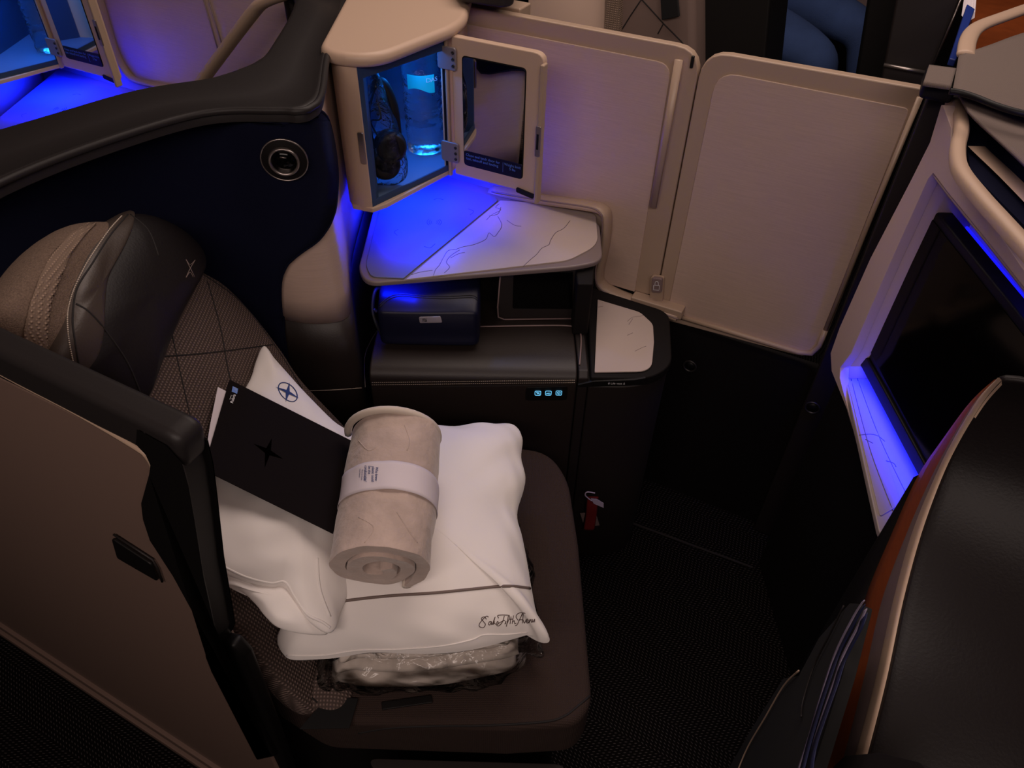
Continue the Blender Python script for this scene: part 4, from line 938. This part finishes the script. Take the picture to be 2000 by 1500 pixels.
# ---------------------------------------------------------------- foreground shell of the suite in front
K0 = .20
fs_ = root('front_suite_shell', pK(1750, 1130, K0), 'dark leather shell of the suite in front with orange veneer and cream edge strips', 'partition')
ys = [(748, 1941, 1947, 1951, 1958), (784, 1900, 1907, 1911, 1920), (859, 1842, 1858, 1865, 1874), (934, 1790, 1818, 1827, 1838), (1041, 1743, 1772, 1782, 1799), (1170, 1689, 1726, 1745, 1764), (1317, 1652, 1690, 1713, 1735), (1463, 1604, 1652, 1674, 1696), (1560, 1572, 1622, 1645, 1668)]
ys = [(742, 1944, 1949, 1952, 1956), (784, 1896, 1907, 1911, 1920), (859, 1840, 1858, 1865, 1874), (934, 1790, 1818, 1827, 1838), (1041, 1742, 1771, 1781, 1799), (1170, 1689, 1723, 1745, 1764), (1317, 1650, 1689, 1712, 1733), (1463, 1604, 1652, 1674, 1696), (1560, 1572, 1622, 1645, 1668)]
def col(i, dk): return cr([pK(r[i], r[0], K0+dk) for r in ys], 5)
a0, a1, a2, a3 = col(1, .0), col(2, .0), col(3, 0), col(4, 0)
loft('veneer_strip', [[p+C1*.03 for p in a0], a0, [p.lerp(q, .5)-C1*.002 for p, q in zip(a0, a1)], a1], M['orange'], fs_)
loft('mauve_strip', [a1, [p.lerp(q, .5)-C1*.002 for p, q in zip(a1, a2)], a2], M['mauve'], fs_)
loft('cream_edge', [a2, [p.lerp(q, .3)+UP*.002-C1*.003 for p, q in zip(a2, a3)], [p.lerp(q, .7)+UP*.002-C1*.002 for p, q in zip(a2, a3)], a3, [p+C1*.003-UP*.006 for p in a3]], M['cream'], fs_)
lt_ = []
for d, z in ((.0005, -.002), (.004, .002), (.014, .005), (.05, .010), (.12, .010), (.22, 0), (.24, -.03)):
    lt_.append([p+C1*d+UP*z for p in a3])
lsh = loft('leather_top', lt_, M['leather'], fs_, solid=.006)
lt_ = [[p+C1*d+UP*z for p in a3] for d, z in ((.222, .004), (.30, .0), (.5, -.02))]
loft('inner_padding', lt_, M['navy'], fs_, solid=.006)
lower = [p-UP*.0 for p in a0]
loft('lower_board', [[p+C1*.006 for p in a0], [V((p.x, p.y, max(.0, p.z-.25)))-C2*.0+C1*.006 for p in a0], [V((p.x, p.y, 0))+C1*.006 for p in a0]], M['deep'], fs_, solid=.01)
prism('end_knob', rnd([pK(1625, 1500, K0-.02), pK(1650, 1476, K0-.02), pK(1720, 1470, K0-.02), pK(1800, 1490, K0-.02), pK(1830, 1540, K0-.02), pK(1610, 1540, K0-.02)], .01), C1*.08, M['rim'], fs_, bevel=.008)
pk = root('literature_pocket', pK(1600, 1350, .16), 'black literature pocket on the suite in front, low at the aisle', 'pocket')
prism('pocket_front', rnd([pK(a, b, .150) for a, b in ((1660, 1178), (1682, 1180), (1646, 1317), (1600, 1463), (1575, 1540), (1400, 1540), (1470, 1420), (1530, 1325), (1560, 1320), (1600, 1245))], .006), C1*.012, M['blackcloth'], pk, bevel=.004)
tubes('pocket_edge', [cr([pK(a, b, .147) for a, b in ((1560, 1310), (1530, 1340), (1495, 1400), (1460, 1460), (1435, 1520))], 5)], .0013, M['cream'], pk)
tubes('pocket_bead', [cr([pK(a, b, .147) for a, b in ((1648, 1183), (1620, 1240), (1590, 1300), (1568, 1370), (1565, 1400))], 5)], .0012, M['rim'], pk)
for k, off in enumerate((0, 8, 16, 24)):
    q = [(1690+off*.15, 1172+off), (1672+off*.5, 1200+off), (1640+off*.5, 1262+off), (1622+off*.6, 1310+off), (1603+off*.5, 1370+off), (1583+off*.4, 1440+off), (1560+off, 1510+off)]
    l1 = cr([pK(a, b, .146-k*.0015) for a, b in q], 4)
    lfm = loft('leaflet', [l1, [p-UP*(.010 if k % 2 == 0 else .022)+C2*.004 for p in l1]], M['page'] if k % 2 == 0 else M['leaf'], solid=.001)
    tag(lfm, ['outermost white-edged leaflet in the black literature pocket', 'blue leaflet right behind the outermost one in the black pocket', 'white-edged leaflet in the middle of the black pocket', 'innermost blue leaflet in the black literature pocket'][k], 'leaflet', 'leaflets in the literature pocket')

# ---------------------------------------------------------------- beyond the divider
def pdz(px, py, d): return pD(px, py, d)
bx = box('corner_box', cab(-.765, 1.445, 1.12), (C1*.10, C2*.05, UP*.07), M['beige_frame'], bevel=.004); tag(bx, 'small beige joint box between cupboard and divider panel', 'box')
dr_ = prism('charcoal_rim', rnd([pZ(866, -40, 1.18), pZ(1010, -40, 1.18), pZ(1003, 12, 1.18), pZ(985, 17, 1.18), pZ(900, 5, 1.18)], .01), (0, 0, .03), M['rim'], bevel=.008); tag(dr_, 'charcoal rim end of the far suite just above the cupboard', 'moulding')
wp = prism('white_panel', [pdz(1032, -60, 1.75), pdz(1184, -60, 1.75), pdz(1178, 120, 1.75), pdz(1030, 120, 1.75)], C2*.02, mat('pale_panel', (235, 205, 185), .5), bevel=.003); tag(wp, 'pale cream panel behind the divider, left of the quilted seat', 'panel')
fsq = root('far_seat', cab(-.45, 1.85, 0), 'taupe quilted leather seat of the suite beyond the divider', 'seat')
qs = prism('quilted_back', rnd([pdz(1186, -120, 1.72), pdz(1350, -120, 1.72), pdz(1356, 0, 1.72), pdz(1358, 160, 1.72), pdz(1180, 160, 1.72)], [0, .02, .0, 0, 0]), C2*.12, M['quilt'], fsq, bevel=.02, seg=4)
tq = bvh(qs)
strokes('quilt_seam', tq, [[(1252, 0), (1232, 30), (1212, 62)], [(1250, -5), (1280, 28), (1296, 46)], [(1296, 46), (1285, 66)], [(1296, 46), (1330, 80), (1345, 100)], [(1214, 0), (1212, 70)]], .0016, M['seam'], fsq, off=0, smooth_line=False)
prism('woven_side', [pdz(1186, -60, 1.70), pdz(1212, -60, 1.70), pdz(1208, 110, 1.70), pdz(1178, 110, 1.70)], C2*.02, M['weave'], fsq)
prism('buckle_strap', [pdz(1288, -30, 1.70), pdz(1320, -30, 1.70), pdz(1326, 33, 1.70), pdz(1292, 40, 1.70)], C2*.01, M['blackcloth'], fsq, bevel=.002)
bp = prism('black_console', [pdz(1357, -120, 1.80), pdz(1516, -120, 1.80), pdz(1490, 170, 1.80), pdz(1362, 170, 1.80)], C2*.20, M['dark'], bevel=.006); tag(bp, 'tall black console between the quilted seat and the seated person', 'console')
pz = prism('black_pillar', [pdz(1712, -120, 2.1), pdz(1775, -120, 2.1), pdz(1728, 210, 2.1), pdz(1660, 210, 2.1)], C2*.10, M['dark'], bevel=.01); tag(pz, 'black upright pillar right of the seated person', 'post')
bb = root('brown_console', pdz(1790, 100, 1.9), 'dark brown console beyond the sliding screen, with a thin metal ledge', 'console')
prism('console_body', [pdz(1772, -120, 1.9), pdz(1925, -120, 1.9), pdz(1790, 210, 1.9), pdz(1710, 210, 1.9)], C2*.20, M['brownp'], bb, bevel=.006)
tubes('metal_ledge', [[pdz(1726, 127, 1.885), pdz(1812, 143, 1.885)]], .0045, M['metal'], bb, seg=8)
tubes('edge_line', [[pdz(1885, -20, 1.885), pdz(1822, 128, 1.885)]], .002, M['metal'], bb)
fg = prism('far_floor_panel', [pdz(1540, -120, 3.3), pdz(1735, -120, 3.3), pdz(1700, 60, 3.3), pdz(1540, 20, 3.3)], C2*.03, M['mauve']); tag(fg, 'grey side panel of the far window suite beside the jeans', 'panel')

# seated person in jeans, mostly out of frame
pe = root('person', pZ(1500, 60, 0), 'seated person in blue jeans beyond the divider, only the bent legs in view', 'person')
def skin(name, nodes, edges, radii, m, parent, sub=2):
    off = wloc(parent); me = bpy.data.meshes.new(name); me.from_pydata([V(v)-off for v in nodes], edges, []); me.materials.append(m)
    o = bpy.data.objects.new(name, me); C.objects.link(o); o.parent = parent
    o.modifiers.new('skin', 'SKIN'); me.skin_vertices[0].data[0].use_root = True
    for i, r in enumerate(radii): me.skin_vertices[0].data[i].radius = (r, r)
    q = o.modifiers.new('sub', 'SUBSURF'); q.levels = sub; q.render_levels = sub
    o.modifiers['skin'].use_smooth_shade = True
    return o
Dk = 2.75
hipR, kneeR, ankR = pdz(1462, 45, Dk), pdz(1606, 112, Dk-.12), pdz(1570, 250, Dk-.05)
hipL, kneeL, ankL = pdz(1490, -40, Dk+.12), pdz(1692, 62, Dk+.05), pdz(1680, 230, Dk+.08)
pel = (hipR+hipL)/2-C1*.10+UP*.02
chest = pel+UP*.42-C1*.08; neck = chest+UP*.16; headp = neck+UP*.14
sz = (hipR-kneeR).length
nodes = [pel, hipR, hipR.lerp(kneeR, .5), kneeR, kneeR.lerp(ankR, .5), ankR, hipL, hipL.lerp(kneeL, .5), kneeL, kneeL.lerp(ankL, .5), ankL]
skin('jeans', nodes, [(0, 1), (1, 2), (2, 3), (3, 4), (4, 5), (0, 6), (6, 7), (7, 8), (8, 9), (9, 10)], [.12, .10, .088, .070, .058, .05, .09, .080, .066, .056, .05], M['jeans'], pe)
shl, shr = chest+C2*.19+UP*.10, chest-C2*.19+UP*.10
skin('shirt', [pel+UP*.05, pel+UP*.2, chest, chest+UP*.12, shl, shl+V((.08, 0, -.26)), shr, shr+V((.08, 0, -.26))], [(0, 1), (1, 2), (2, 3), (3, 4), (4, 5), (3, 6), (6, 7)], [.13, .12, .14, .08, .06, .045, .06, .045], M['litblue'], pe)
hdm = skin('head', [neck, neck+UP*.09, headp+UP*.05, headp+UP*.12], [(0, 1), (1, 2), (2, 3)], [.05, .055, .085, .06], M['skin'], pe)
sho = prism('shoe', rnd([pdz(1488, 120, 2.62), pdz(1500, 100, 2.62), pdz(1506, 118, 2.62), pdz(1506, 135, 2.62)], .01), C2*.05, M['paper'], pe, bevel=.008)

# red strap with tag by the console foot
rs = root('red_strap', pY(1158, 990, 1.085), 'red webbing strap with a pale tag at the foot of the console', 'strap')
tubes('webbing', [cr([pY(1158, 970, 1.09), pY(1156, 990, 1.085), pY(1154, 1010, 1.085), pY(1150, 1035, 1.08)], 5)], (.002, .0135), M['red'], rs, seg=8, flat=(0, 1, 0))
prism('tag', [pY(1154, 974, 1.07), pY(1166, 975, 1.07), pY(1179, 983, 1.07), pY(1179, 992, 1.07), pY(1160, 984, 1.07)], (0, .001, 0), M['tag'], rs)
tubes('tag_loop', [cr([pY(1162, 963, 1.07), pY(1147, 961, 1.07), pY(1143, 967, 1.07), pY(1150, 974, 1.07), pY(1156, 978, 1.07)], 5)], .0016, M['tag'], rs)
for q in ([(1133, 1003), (1143, 1002), (1139, 1021)], [(1165, 1006), (1171, 1026), (1157, 1028)]):
    prism('warning_label', [pY(a, b, 1.088) for a, b in q], (0, .001, 0), M['mauve'], rs)
